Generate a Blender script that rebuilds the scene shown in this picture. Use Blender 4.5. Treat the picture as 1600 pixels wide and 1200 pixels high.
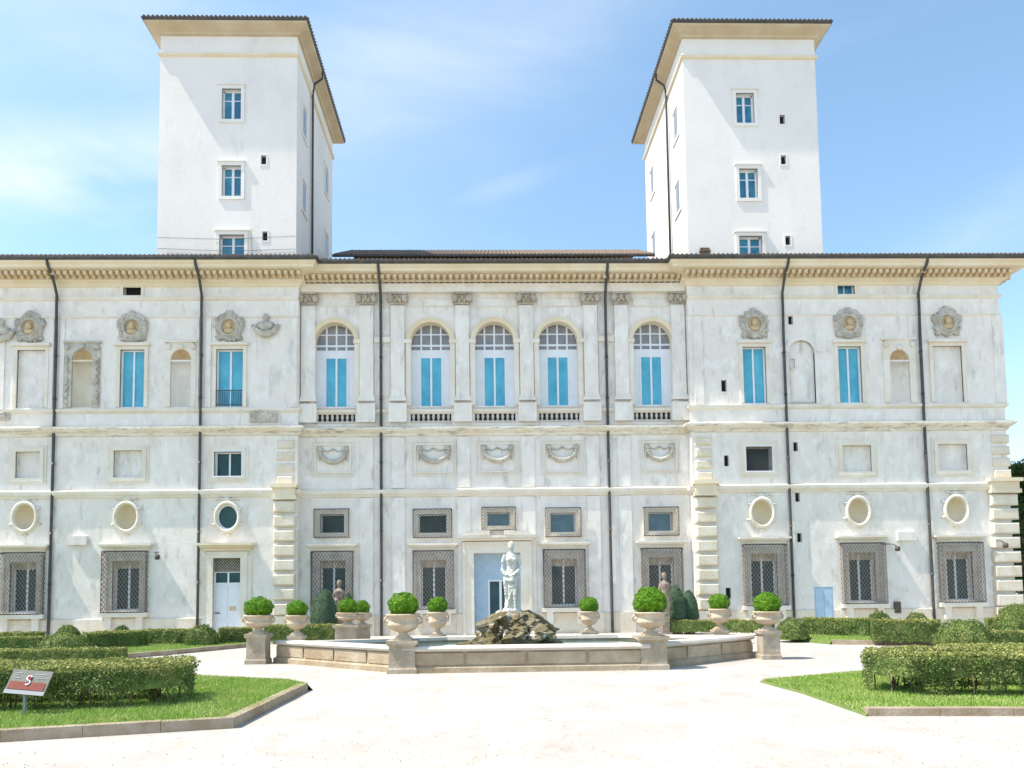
import bpy, math, random
import numpy as np
from mathutils import Vector, Matrix, noise
random.seed(7); rng = np.random.default_rng(7)
SC = bpy.context.scene; COL = SC.collection
for o in list(bpy.data.objects): bpy.data.objects.remove(o)

# ------------------------------------------------------------------ camera
F, PIT, YAW, ROL, PPX, PPY, CX, CD, CH = 1150.0, .06544, -.02372, .01243, 780.7, 854.7, -.685, 33.82, 1.8
def _basis():
    r = Vector((math.cos(YAW), math.sin(YAW), 0)); f = Vector((-math.sin(YAW), math.cos(YAW), 0)); u = Vector((0, 0, 1))
    f, u = f*math.cos(PIT) + u*math.sin(PIT), u*math.cos(PIT) - f*math.sin(PIT)
    r2 = r*math.cos(ROL) - u*math.sin(ROL); u2 = r*math.sin(ROL) + u*math.cos(ROL)
    return r2, u2, f
RR, UU, FF = _basis()
# content rotated counter-clockwise by ROL
cam = bpy.data.cameras.new('camera'); camo = bpy.data.objects.new('camera', cam); COL.objects.link(camo)
M3 = Matrix((RR, UU, -FF)).transposed(); camo.matrix_world = Matrix.Translation((CX, -CD, CH)) @ M3.to_4x4()
cam.sensor_width = 36; cam.lens = F/1600*36; cam.shift_x = (800-PPX)/1600; cam.shift_y = (PPY-600)/1600
cam.clip_end = 3000; cam.clip_start = .1; SC.camera = camo
def ray(px, py): return FF + RR*((px-PPX)/F) + UU*(-(py-PPY)/F)
def at(px, py, Y=0.):
    d = ray(px, py); t = (Y+CD)/d.y; return Vector((CX+d.x*t, Y, CH+d.z*t))
def atx(px, py, X):
    d = ray(px, py); t = (X-CX)/d.x; return Vector((X, -CD+d.y*t, CH+d.z*t))
def gr(px, py, z=0.):
    d = ray(px, py); t = (z-CH)/d.z; return Vector((CX+d.x*t, -CD+d.y*t, z))
def rect(x0, x1, y0, y1, Y=0.):
    xm, ym = (x0+x1)/2, (y0+y1)/2
    return at(x0, ym, Y).x, at(x1, ym, Y).x, at(xm, y1, Y).z, at(xm, y0, Y).z

# ------------------------------------------------------------------ light
SUN = Vector((-5.4, -1.0, 9.2)).normalized()
EL = math.asin(SUN.z); AZ = math.atan2(SUN.x, SUN.y)
sl = bpy.data.lights.new('sun', 'SUN'); sl.energy = 5; sl.angle = math.radians(.53); sl.color = (1, .93, .82)
so = bpy.data.objects.new('sun', sl); COL.objects.link(so); so.rotation_euler = SUN.to_track_quat('Z', 'Y').to_euler()
W = bpy.data.worlds.new('World'); SC.world = W; W.use_nodes = True
nt = W.node_tree; N = nt.nodes; L = nt.links; N.clear()
out = N.new('ShaderNodeOutputWorld'); bg = N.new('ShaderNodeBackground'); L.new(bg.outputs[0], out.inputs[0])
sky = N.new('ShaderNodeTexSky'); sky.sky_type = 'NISHITA'; sky.sun_disc = False
sky.sun_elevation = EL; sky.sun_rotation = AZ; sky.air_density = 1.0; sky.dust_density = .6; sky.ozone_density = 1.0
bg.inputs[1].default_value = .135
tc = N.new('ShaderNodeTexCoord')
def vm(op, a, b):
    n = N.new('ShaderNodeVectorMath'); n.operation = op
    L.new(a, n.inputs[0])
    if isinstance(b, tuple): n.inputs[1].default_value = b
    else: L.new(b, n.inputs[1])
    return n
def mt(op, a, b=None, c=None, clamp=False):
    n = N.new('ShaderNodeMath'); n.operation = op; n.use_clamp = clamp
    for i, v in enumerate((a, b, c)):
        if v is None: continue
        if isinstance(v, (int, float)): n.inputs[i].default_value = v
        else: L.new(v, n.inputs[i])
    return n.outputs[0]
rotv = N.new('ShaderNodeMapping'); rotv.inputs['Rotation'].default_value = (0, math.radians(24), 0); rotv.inputs['Scale'].default_value = (1.1, 2, 3.4)
L.new(tc.outputs['Generated'], rotv.inputs[0])
nz = N.new('ShaderNodeTexNoise'); nz.inputs['Scale'].default_value = 2.3; nz.inputs['Detail'].default_value = 7; nz.inputs['Roughness'].default_value = .55; nz.inputs['Distortion'].default_value = .35
L.new(rotv.outputs[0], nz.inputs['Vector'])
mask = None
# wisps of cirrus: (direction, half widths along and across, tilt, amount)
for (px, py, la, lb, tilt, amt) in [(130, 255, .17, .035, -.36, 1.15), (40, 290, .15, .05, -.1, .7), (640, 90, .2, .1, -.35, .45), (780, 10, .22, .06, -.2, .5),
                                    (815, 283, .09, .012, -.25, .3), (1560, 350, .08, .03, -.4, .45), (230, 30, .3, .1, 0, .3)]:
    d = ray(px, py).normalized(); r = RR*math.cos(tilt) - UU*math.sin(tilt); u = UU*math.cos(tilt) + RR*math.sin(tilt)
    off = vm('SUBTRACT', tc.outputs['Generated'], tuple(d))
    a = vm('DOT_PRODUCT', off.outputs[0], tuple(r)).outputs['Value']; b = vm('DOT_PRODUCT', off.outputs[0], tuple(u)).outputs['Value']
    q = mt('ADD', mt('POWER', mt('ABSOLUTE', mt('DIVIDE', a, la)), 2), mt('POWER', mt('ABSOLUTE', mt('DIVIDE', b, lb)), 2))
    g = mt('MULTIPLY', mt('EXPONENT', mt('MULTIPLY', q, -1)), amt)
    mask = g if mask is None else mt('MAXIMUM', mask, g)
nn = mt('MULTIPLY', mt('SUBTRACT', nz.outputs['Fac'], .32), 3.2, clamp=True)
cl = mt('ADD', mt('MULTIPLY', mask, nn), mt('MULTIPLY', mt('SUBTRACT', nz.outputs['Fac'], .52, clamp=True), .5), clamp=True)
hs = N.new('ShaderNodeHueSaturation'); hs.inputs['Saturation'].default_value = 1.0; hs.inputs['Value'].default_value = 1.45; hs.inputs['Hue'].default_value = .487
L.new(sky.outputs[0], hs.inputs['Color'])
mx = N.new('ShaderNodeMixRGB'); L.new(mt('MULTIPLY', cl, .8), mx.inputs[0]); L.new(hs.outputs[0], mx.inputs[1]); mx.inputs[2].default_value = (5.6, 5.9, 6.2, 1)
L.new(mx.outputs[0], bg.inputs[0])
SC.view_settings.view_transform = 'Standard'; SC.view_settings.look = 'None'; SC.view_settings.exposure = .57; SC.view_settings.gamma = 1

# ------------------------------------------------------------------ materials
def material(name, col, rough=.8, col2=None, scale=3., amt=1., bump=0., bscale=20., metal=0., spec=.3, stretch=(1, 1, 1), extra=None, island=0.):
    m = bpy.data.materials.new(name); m.use_nodes = True; t = m.node_tree; n = t.nodes; l = t.links
    b = n['Principled BSDF']; b.inputs['Roughness'].default_value = rough; b.inputs['Metallic'].default_value = metal
    b.inputs['Specular IOR Level'].default_value = spec; b.inputs['Base Color'].default_value = (*col, 1)
    g = n.new('ShaderNodeNewGeometry')
    def tex(sc, st=(1, 1, 1), det=6, rg=.6):
        mp = n.new('ShaderNodeMapping'); mp.inputs['Scale'].default_value = st; l.new(g.outputs['Position'], mp.inputs[0])
        x = n.new('ShaderNodeTexNoise'); x.inputs['Scale'].default_value = sc; x.inputs['Detail'].default_value = det; x.inputs['Roughness'].default_value = rg
        l.new(mp.outputs[0], x.inputs['Vector']); return x.outputs['Fac']
    def ramp(f, a, c):
        r = n.new('ShaderNodeMapRange'); r.inputs['From Min'].default_value = a; r.inputs['From Max'].default_value = c; l.new(f, r.inputs[0]); return r.outputs[0]
    def mul(f, k):
        x = n.new('ShaderNodeMath'); x.operation = 'MULTIPLY'; x.inputs[1].default_value = k; l.new(f, x.inputs[0]); return x.outputs[0]
    cur = None
    def mix(f, c):
        nonlocal cur
        x = n.new('ShaderNodeMixRGB'); l.new(f, x.inputs[0])
        if cur is None: x.inputs[1].default_value = (*col, 1)
        else: l.new(cur, x.inputs[1])
        x.inputs[2].default_value = (*c, 1); cur = x.outputs[0]
    if col2: mix(mul(ramp(tex(scale, stretch), .38, .66), amt), col2)
    for (c, sc, st, lo, hi, k) in (extra or []): mix(mul(ramp(tex(sc, st), lo, hi), k), c)
    if island:
        h = n.new('ShaderNodeHueSaturation')
        if cur is None: h.inputs['Color'].default_value = (*col, 1)
        else: l.new(cur, h.inputs['Color'])
        r = n.new('ShaderNodeMapRange'); r.inputs['To Min'].default_value = 1-island; r.inputs['To Max'].default_value = 1+island; l.new(g.outputs['Random Per Island'], r.inputs[0])
        l.new(r.outputs[0], h.inputs['Value']); cur = h.outputs[0]
    if cur is not None: l.new(cur, b.inputs['Base Color'])
    if bump:
        bp = n.new('ShaderNodeBump'); bp.inputs['Strength'].default_value = 1; bp.inputs['Distance'].default_value = bump
        l.new(tex(bscale, (1, 1, 1), 5), bp.inputs['Height']); l.new(bp.outputs[0], b.inputs['Normal'])
    return m
MT = {}
MT['plaster'] = material('plaster', (.745, .695, .63), .9, (.81, .765, .705), .35, 1, .012, 6, extra=[((.52, .50, .47), 1.1, (1, 1, .7), .48, .72, .5), ((.86, .845, .81), 2.2, (1, 1, .6), .5, .65, .6), ((.38, .355, .32), 3.2, (1, 1, .3), .56, .72, .55), ((.66, .58, .46), .7, (1, 1, 1), .56, .72, .45), ((.45, .43, .40), 9., (1, 1, 1), .62, .76, .4)])
MT['tower_plaster'] = material('tower_plaster', (.75, .715, .67), .9, (.80, .77, .725), .3, 1, .008, 5, extra=[((.60, .58, .55), .9, (1, 1, .4), .52, .76, .4), ((.52, .49, .45), 2.5, (1, 1, .3), .6, .76, .35)])
MT['travertine'] = material('travertine', (.71, .64, .52), .85, (.79, .745, .67), .9, 1, .02, 12, extra=[((.36, .33, .27), 3.5, (1, 1, .5), .6, .78, .45)])
MT['cream'] = material('cream', (.71, .60, .42), .85, (.77, .69, .54), .8, 1, .01, 12, extra=[((.5, .42, .3), 4, (1, 1, 1), .6, .8, .35)])
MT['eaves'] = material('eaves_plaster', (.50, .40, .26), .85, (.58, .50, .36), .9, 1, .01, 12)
MT['ledge'] = material('ledge_stone', (.70, .63, .51), .85, (.77, .73, .65), .9, 1, .02, 12, extra=[((.24, .23, .2), 1.6, (1, 1, 6), .52, .7, .75), ((.2, .19, .15), 5, (1, 1, 1), .58, .74, .6)])
MT['dentil'] = material('dentil', (.60, .46, .28), .85, (.70, .58, .40), 3, 1)
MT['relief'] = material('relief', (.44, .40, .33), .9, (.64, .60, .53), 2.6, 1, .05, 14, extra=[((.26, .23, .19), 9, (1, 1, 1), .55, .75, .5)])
MT['capital'] = material('capital_stone', (.42, .36, .27), .9, (.58, .52, .43), 3, 1, .05, 14, extra=[((.2, .16, .11), 9, (1, 1, 1), .5, .7, .6)])
MT['greystone'] = material('grey_stone', (.46, .42, .37), .9, (.60, .56, .50), 2., 1)
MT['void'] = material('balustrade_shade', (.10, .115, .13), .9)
MT['ochre'] = material('ochre', (.60, .43, .25), .9, (.70, .56, .37), 4, 1, .02, 20)
MT['bronze_head'] = material('stone_head', (.60, .47, .29), .8, (.48, .36, .21), 9, 1)
MT['quoin'] = material('quoin', (.74, .68, .57), .85, (.66, .57, .43), 1.5, 1, .03, 12, extra=[((.45, .41, .34), 4, (1, 1, 1), .6, .8, .35)])
MT['white'] = material('white_paint', (.78, .80, .84), .5, (.72, .74, .78), 3, 1)
MT['blueglass'] = material('blue_blind', (.085, .42, .56), .18, (.05, .31, .46), 1.2, 1, spec=.6, extra=[((.15, .50, .62), 2.5, (1, 1, .3), .5, .7, .6)])
MT['towerglass'] = material('tower_glass', (.05, .25, .36), .12, (.02, .12, .22), 1.4, 1, spec=.5)
MT['darkglass'] = material('dark_glass', (.03, .075, .085), .3, (.05, .105, .11), 1.5, 1, spec=.12)
MT['fanglass'] = material('fan_glass', (.20, .21, .23), .15, (.30, .27, .26), 2, 1, spec=.5)
MT['dark'] = material('dark_void', (.018, .018, .02), .9)
MT['iron'] = material('iron', (.07, .065, .06), .6, (.12, .09, .06), 9, 1)
MT['grille'] = material('grille_iron', (.085, .075, .065), .7, (.12, .095, .075), 9, 1)
MT['pipe'] = material('pipe_metal', (.05, .055, .055), .5, (.09, .08, .075), 4, 1)
MT['doorblue'] = material('door_blue', (.42, .56, .70), .5, (.36, .50, .64), 3, 1)
MT['tile'] = material('roof_tile', (.125, .09, .065), .85, (.20, .145, .10), 6, 1, .02, 20, extra=[((.14, .12, .1), 3, (1, 1, 1), .55, .75, .6)])
MT['gravel'] = material('gravel', (.42, .385, .345), .95, (.50, .465, .425), .5, 1, .012, 45, extra=[((.32, .285, .25), 9, (1, 1, 1), .52, .75, .35), ((.25, .22, .19), 60, (1, 1, 1), .55, .7, .5), ((.34, .30, .26), 1.7, (1, .5, 1), .5, .68, .55), ((.56, .53, .49), 3.1, (1, .6, 1), .55, .7, .5)])
MT['kerb'] = material('kerb_stone', (.30, .225, .155), .9, (.42, .35, .27), 2.5, 1, .02, 25, extra=[((.25, .2, .15), 6, (1, 1, 3), .55, .75, .5)])
MT['soil'] = material('lawn_soil', (.10, .17, .035), .95, (.17, .20, .07), 2, 1, .02, 40)
MT['grass'] = material('grass_blade', (.27, .42, .075), .7, (.40, .48, .14), 1.3, 1, island=.3, extra=[((.36, .34, .12), .9, (1, 1, 1), .62, .75, .7)])
MT['hedge'] = material('hedge_leaf', (.105, .165, .04), .6, (.20, .25, .07), 1.8, 1, island=.5, extra=[((.38, .33, .14), 2.2, (1, 1, 1), .58, .72, .6)])
MT['tips'] = material('yellow_top_leaf', (.30, .33, .08), .6, (.42, .38, .15), 2.4, 1, island=.4, extra=[((.16, .22, .05), 3.5, (1, 1, 1), .55, .7, .7)])  # paler, yellower leaf colour for the topmost hedge leaves
MT['box'] = material('box_leaf', (.10, .25, .012), .55, (.19, .36, .02), 5, 1, island=.35)
MT['cypress'] = material('cone_leaf', (.075, .14, .075), .6, (.13, .20, .115), 5, 1, island=.35)
MT['treeleaf'] = material('tree_leaf', (.05, .10, .025), .6, (.10, .17, .04), 1, 1, island=.4)
MT['bark'] = material('bark', (.12, .085, .055), .9, (.2, .15, .1), 6, 1, .02, 20)
MT['urn'] = material('urn_stone', (.48, .37, .25), .85, (.58, .50, .39), 3, 1, .02, 25, extra=[((.30, .25, .2), 6, (1, 1, 1.5), .56, .74, .45)])
MT['terracotta'] = material('terracotta', (.36, .22, .15), .85, (.46, .32, .24), 4, 1)
MT['pedestal'] = material('pedestal_stone', (.33, .27, .195), .9, (.46, .40, .31), 3, 1, .025, 20, extra=[((.26, .22, .18), 7, (1, 1, 1), .55, .72, .5)])
MT['basinstone'] = material('basin_stone', (.34, .255, .16), .9, (.48, .40, .29), 1.6, 1, .03, 14, extra=[((.27, .22, .17), 4, (1, 1, 3), .55, .72, .6), ((.55, .36, .2), 2.2, (1, 1, 4), .58, .72, .5)])
MT['rim'] = material('rim_stone', (.52, .47, .40), .8, (.60, .56, .50), 2, 1, .012, 20, extra=[((.4, .37, .32), 5, (1, 1, 1), .6, .75, .5)])
MT['marble'] = material('marble', (.64, .63, .59), .75, (.52, .52, .46), 4, 1, .015, 25, extra=[((.40, .44, .31), 3, (1, 1, .5), .5, .68, .7), ((.28, .28, .25), 9, (1, 1, .4), .58, .72, .6)])
MT['rock'] = material('rock', (.26, .23, .16), .95, (.13, .095, .03), 2.6, 1, .10, 7, extra=[((.075, .07, .03), 3.3, (1, 1, 1), .5, .66, .8), ((.62, .60, .53), 2.3, (1, 1, 1), .57, .66, .8)])
MT['herm'] = material('herm_stone', (.20, .155, .12), .9, (.34, .28, .23), 6, 1, .02, 20)
MT['water'] = material('water', (.10, .15, .13), .05, spec=.5)
MT['signwhite'] = material('sign_white', (.19, .185, .16), .6, (.13, .14, .11), 9, 1)
MT['signred'] = material('sign_red', (.20, .035, .025), .6, (.21, .06, .035), 12, 1)
MT['signgrey'] = material('sign_grey', (.30, .32, .33), .5)
MT['crimson'] = material('crimson', (.55, .03, .07), .5)

def translucent(name, k):
    t = MT[name].node_tree; b = t.nodes['Principled BSDF']; tr = t.nodes.new('ShaderNodeBsdfTranslucent'); mixs = t.nodes.new('ShaderNodeMixShader'); mixs.inputs[0].default_value = k
    t.links.new(b.inputs['Base Color'].links[0].from_socket, tr.inputs['Color']); t.links.new(b.outputs[0], mixs.inputs[1]); t.links.new(tr.outputs[0], mixs.inputs[2])
    t.links.new(mixs.outputs[0], [n for n in t.nodes if n.type == 'OUTPUT_MATERIAL'][0].inputs[0])
for k_ in ('grass', 'hedge', 'tips', 'box', 'treeleaf'): translucent(k_, .2)
# ------------------------------------------------------------------ mesh helpers
class MB:
    def __init__(s): s.v = []; s.f = []; s.m = []; s.sm = []
    def add(s, vs, fs, m=0, sm=False):
        o = len(s.v); s.v += [tuple(v) for v in vs]
        for f in fs: s.f.append(tuple(i+o for i in f)); s.m.append(m); s.sm.append(sm)
    def quad(s, a, b, c, d, m=0): s.add([a, b, c, d], [(0, 1, 2, 3)], m)
    def box(s, x0, x1, y0, y1, z0, z1, m=0, T=None):
        vs = [(x, y, z) for x in (x0, x1) for y in (y0, y1) for z in (z0, z1)]
        if T is not None: vs = [T @ Vector(v) for v in vs]
        s.add(vs, [(0, 1, 3, 2), (4, 6, 7, 5), (0, 4, 5, 1), (2, 3, 7, 6), (0, 2, 6, 4), (1, 5, 7, 3)], m)
    def cbox(s, c, sx, sy, z0, z1, m=0, tx=1., rot=0.):
        # tapered square block: tx scales the top
        vs = []
        for z, k in ((z0, 1), (z1, tx)):
            for a, b in ((-1, -1), (1, -1), (1, 1), (-1, 1)):
                x, y = a*sx/2*k, b*sy/2*k
                vs.append((c[0]+x*math.cos(rot)-y*math.sin(rot), c[1]+x*math.sin(rot)+y*math.cos(rot), z))
        s.add(vs, [(3, 2, 1, 0), (4, 5, 6, 7), (0, 1, 5, 4), (1, 2, 6, 5), (2, 3, 7, 6), (3, 0, 4, 7)], m)
    def tube(s, pts, r, n=8, m=0):
        pts = [Vector(p) for p in pts]; rs = r if isinstance(r, (list, tuple)) else [r]*len(pts); vs = []; fs = []
        for i, p in enumerate(pts):
            d = (pts[min(i+1, len(pts)-1)]-pts[max(i-1, 0)]).normalized()
            a = d.cross(Vector((0, 0, 1))) if abs(d.z) < .9 else d.cross(Vector((0, 1, 0))); a.normalize(); b = d.cross(a)
            for k in range(n):
                t = 2*math.pi*k/n; vs.append(p + (a*math.cos(t)+b*math.sin(t))*rs[i])
        for i in range(len(pts)-1):
            for k in range(n): k2 = (k+1) % n; fs.append((i*n+k, i*n+k2, (i+1)*n+k2, (i+1)*n+k))
        fs.append(tuple(range(n))); fs.append(tuple(range((len(pts)-1)*n, len(pts)*n)))
        s.add(vs, fs, m, True)
    def bar(s, a, b, w, m=0):
        s.tube([a, b], w, 4, m)
    def lathe(s, c, prof, n=24, m=0, flute=0, ex=1., caps=True):
        vs = []; fs = []
        for (r, z, fl) in [(p if len(p) == 3 else (*p, 0)) for p in prof]:
            for k in range(n):
                t = 2*math.pi*k/n; rr = r*(1+(fl*(abs(math.sin(t*flute/2))-.5) if flute else 0)); vs.append((c[0]+rr*math.cos(t)*ex, c[1]+rr*math.sin(t), c[2]+z))
        q = len(prof)
        for i in range(q-1):
            for k in range(n): k2 = (k+1) % n; fs.append((i*n+k, i*n+k2, (i+1)*n+k2, (i+1)*n+k))
        if caps: fs.append(tuple(reversed(range(n)))); fs.append(tuple(range((q-1)*n, q*n)))
        s.add(vs, fs, m, True)
    def ell(s, c, rx, ry, rz, m=0, nu=16, nv=10, T=None, disp=0., ds=6.):
        vs = []; fs = []
        for j in range(nv+1):
            p = math.pi*j/nv
            for i in range(nu):
                t = 2*math.pi*i/nu; d = Vector((math.sin(p)*math.cos(t), math.sin(p)*math.sin(t), math.cos(p)))
                k = 1 + (disp*noise.noise(d*ds+Vector(c)) if disp else 0)
                v = Vector((d.x*rx*k, d.y*ry*k, d.z*rz*k)); v = (T @ v) if T is not None else v
                vs.append(v+Vector(c))
        for j in range(nv):
            for i in range(nu): i2 = (i+1) % nu; fs.append((j*nu+i, (j+1)*nu+i, (j+1)*nu+i2, j*nu+i2))
        s.add(vs, fs, m, True)
    def prism(s, poly, z0, z1, m=0, mtop=None):
        n = len(poly); vs = [(p[0], p[1], z0) for p in poly]+[(p[0], p[1], z1) for p in poly]
        s.add(vs, [(i, (i+1) % n, (i+1) % n+n, i+n) for i in range(n)], m)
        s.add(vs, [tuple(range(n, 2*n))], m if mtop is None else mtop); s.add(vs, [tuple(reversed(range(n)))], m)
    def ring(s, outer, inner, Y0, Y1, m=0):
        # plate between two XZ outlines of equal count, front at Y0, back at Y1
        n = len(outer); vs = [(p[0], Y0, p[1]) for p in outer]+[(p[0], Y0, p[1]) for p in inner]+[(p[0], Y1, p[1]) for p in outer]+[(p[0], Y1, p[1]) for p in inner]
        fs = []
        for i in range(n):
            j = (i+1) % n; fs += [(i, j, n+j, n+i), (i, j, 2*n+j, 2*n+i), (n+i, n+j, 3*n+j, 3*n+i)]
        s.add(vs, fs, m)
    def frame(s, R, w, Y0, Y1, m=0, wb=None, wt=None):
        x0, x1, z0, z1 = R; wb = w if wb is None else wb; wt = w if wt is None else wt
        s.box(x0-w, x0, Y0, Y1, z0-wb, z1+wt, m); s.box(x1, x1+w, Y0, Y1, z0-wb, z1+wt, m)
        s.box(x0, x1, Y0, Y1, z1, z1+wt, m)
        if wb: s.box(x0, x1, Y0, Y1, z0-wb, z0, m)
    def build(s, name, mats, parent=None, loc=None):
        me = bpy.data.meshes.new(name); me.from_pydata(s.v, [], s.f); me.update()
        for m in (mats if isinstance(mats, (list, tuple)) else [mats]): me.materials.append(MT[m] if isinstance(m, str) else m)
        me.polygons.foreach_set('material_index', s.m); me.polygons.foreach_set('use_smooth', s.sm)
        o = bpy.data.objects.new(name, me); COL.objects.link(o)
        if loc is not None:
            me.transform(Matrix.Translation(-Vector(loc)))
            if parent is None: o.location = loc
        if parent is not None: o.parent = parent
        return o
def tag(o, label=None, cat=None, group=None, kind=None):
    for k, v in (('label', label), ('category', cat), ('group', group), ('kind', kind)):
        if v: o[k] = v
    return o
def empty(name, loc, label, cat, group=None):
    o = bpy.data.objects.new(name, None); COL.objects.link(o); o.location = loc; o.empty_display_size = .3
    return tag(o, label, cat, group)
def sub(mb, name, mats, root):
    """link mb as a child of root; mesh coordinates in mb are world ones"""
    o = mb.build(name, mats)
    p = root; off = Vector((0, 0, 0))
    while p is not None: off += p.location; p = p.parent
    o.data.transform(Matrix.Translation(-off)); o.parent = root
    return o
def clipseg(a, b, x0, x1, z0, z1):
    t0, t1 = 0., 1.; dx, dz = b[0]-a[0], b[1]-a[1]
    for p, q in ((-dx, a[0]-x0), (dx, x1-a[0]), (-dz, a[1]-z0), (dz, z1-a[1])):
        if abs(p) < 1e-9:
            if q < 0: return None
        else:
            r = q/p
            if p < 0: t0 = max(t0, r)
            else: t1 = min(t1, r)
    if t0 >= t1-1e-4: return None
    return (a[0]+t0*dx, a[1]+t0*dz), (a[0]+t1*dx, a[1]+t1*dz)
def lattice(mb, u0, u1, z0, z1, fn, step=.15, slope=1.5, w=.009, m=0):
    H = z1-z0; Wd = u1-u0; run = H/slope
    k = -run
    while k < Wd:
        for a, b in (((u0+k, z0), (u0+k+run, z1)), ((u0+k+run, z0), (u0+k, z1))):
            c = clipseg(a, b, u0, u1, z0, z1)
            if c: mb.tube([fn(*c[0]), fn(*c[1])], w, 4, m)
        k += step
def sweep(mb, path, prof, m=0, closed=False):
    """prof: (offset outwards, z); outward is to the right of travel -> -Y when going +X"""
    P = [Vector((p[0], p[1])) for p in path]; n = len(P); nrm = []
    for i in range(n):
        d1 = (P[i]-P[i-1]).normalized() if (i > 0 or closed) else None; d2 = (P[(i+1) % n]-P[i]).normalized() if (i < n-1 or closed) else None
        n1 = Vector((d1.y, -d1.x)) if d1 else None; n2 = Vector((d2.y, -d2.x)) if d2 else None
        if n1 is None: v = n2
        elif n2 is None: v = n1
        else: v = (n1+n2)/(1+n1.dot(n2))
        nrm.append(v)
    vs = [(P[i].x+nrm[i].x*o, P[i].y+nrm[i].y*o, z) for i in range(n) for (o, z) in prof]; q = len(prof); fs = []
    for i in range(n if closed else n-1):
        j = (i+1) % n
        for k in range(q-1): fs.append((i*q+k, j*q+k, j*q+k+1, i*q+k+1))
    mb.add(vs, fs, m)

# ------------------------------------------------------------------ palace
XR, XI, YC = 24.15, 9.15, .45                      # outer corner, inner edge of the wings, recess of the centre
palace = empty('palace', (0, 0, 0), 'white baroque palace with two square towers and a long arcaded facade behind the fountain', 'palace')
PATH = [(-XR, 20), (-XR, 0), (-XI, 0), (-XI, YC), (XI, YC), (XI, 0), (XR, 0), (XR, 20)]
holesW = []; holesC = []       # (x0,x1,z0,z1, depth, outline or None)
def arch_outline(cx, hw, z0, zs, n=14):
    return [(cx-hw, z0), (cx+hw, z0)] + [(cx+hw*math.cos(math.pi*i/n), zs+hw*math.sin(math.pi*i/n)) for i in range(n+1)]
def oval_outline(cx, cz, rx, rz, n=28): return [(cx+rx*math.cos(2*math.pi*i/n), cz+rz*math.sin(2*math.pi*i/n)) for i in range(n)]
def wall(mb, X0, X1, Z0, Z1, Y, holes, m=0):
    xs = sorted({X0, X1, *[h[0] for h in holes], *[h[1] for h in holes]}); zs = sorted({Z0, Z1, *[h[2] for h in holes], *[h[3] for h in holes]})
    xs = [x for x in xs if X0 <= x <= X1]; zs = [z for z in zs if Z0 <= z <= Z1]
    for i in range(len(xs)-1):
        for j in range(len(zs)-1):
            cx, cz = (xs[i]+xs[i+1])/2, (zs[j]+zs[j+1])/2
            if any(h[0] < cx < h[1] and h[2] < cz < h[3] for h in holes): continue
            mb.quad((xs[i], Y, zs[j]), (xs[i+1], Y, zs[j]), (xs[i+1], Y, zs[j+1]), (xs[i], Y, zs[j+1]), m)
    for h in holes:
        x0, x1, z0, z1, d, ol = h[:6]
        if ol is None: ol = [(x0, z0), (x1, z0), (x1, z1), (x0, z1)]
        else:
            cx, cz = (x0+x1)/2, (z0+z1)/2
            pts = list(ol)
            for c in ((x0, z0), (x1, z0), (x1, z1), (x0, z1)):      # extra outline points towards the corners
                ang = math.atan2(c[1]-cz, c[0]-cx); best = min(range(len(pts)), key=lambda i: abs((math.atan2(pts[i][1]-cz, pts[i][0]-cx)-ang+math.pi) % (2*math.pi)-math.pi))
                pts[best] = (*pts[best][:2], c)
            def edge(p):
                if len(p) == 3: return p[2]
                dx, dz = p[0]-cx, p[1]-cz; k = min(((x1-cx)/abs(dx)) if abs(dx) > 1e-6 else 1e9, ((z1-cz)/abs(dz)) if abs(dz) > 1e-6 else 1e9); return (cx+dx*k, cz+dz*k)
            e = [edge(p) for p in pts]; n = len(pts)
            for i in range(n):
                j = (i+1) % n
                mb.quad((pts[i][0], Y, pts[i][1]), (pts[j][0], Y, pts[j][1]), (e[j][0], Y, e[j][1]), (e[i][0], Y, e[i][1]), m)
            ol = [(p[0], p[1]) for p in pts]
        n = len(ol)
        for i in range(n):
            j = (i+1) % n; mb.quad((ol[i][0], Y, ol[i][1]), (ol[j][0], Y, ol[j][1]), (ol[j][0], Y+d, ol[j][1]), (ol[i][0], Y+d, ol[i][1]), m)
def hole(lst, R, d, ol=None): lst.append((*R, d, ol))
def window(R, Y, glass, name='window', mull=1, bars=0, fw=.07, parent=None, arch=None):
    x0, x1, z0, z1 = R; fr = MB()
    fr.box(x0, x0+fw, Y-.05, Y, z0, z1); fr.box(x1-fw, x1, Y-.05, Y, z0, z1); fr.box(x0+fw, x1-fw, Y-.05, Y, z1-fw, z1); fr.box(x0+fw, x1-fw, Y-.05, Y, z0, z0+fw)
    for k in range(mull):
        xc = x0+(x1-x0)*(k+1)/(mull+1); fr.box(xc-fw*.8, xc+fw*.8, Y-.06, Y-.01, z0+fw, z1-fw)
    for k in range(bars):
        zc = z0+(z1-z0)*(k+1)/(bars+1); fr.box(x0+fw, x1-fw, Y-.045, Y-.01, zc-.02, zc+.02)
    w = sub(fr, name, 'white', parent or palace); p = MB(); p.quad((x0+.01, Y-.012, z0+.01), (x1-.01, Y-.012, z0+.01), (x1-.01, Y-.012, z1-.01), (x0+.01, Y-.012, z1-.01)); sub(p, 'pane', glass, w)
    return w
ZT, ZB = 13.36, 10.66   # upper windows
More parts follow.
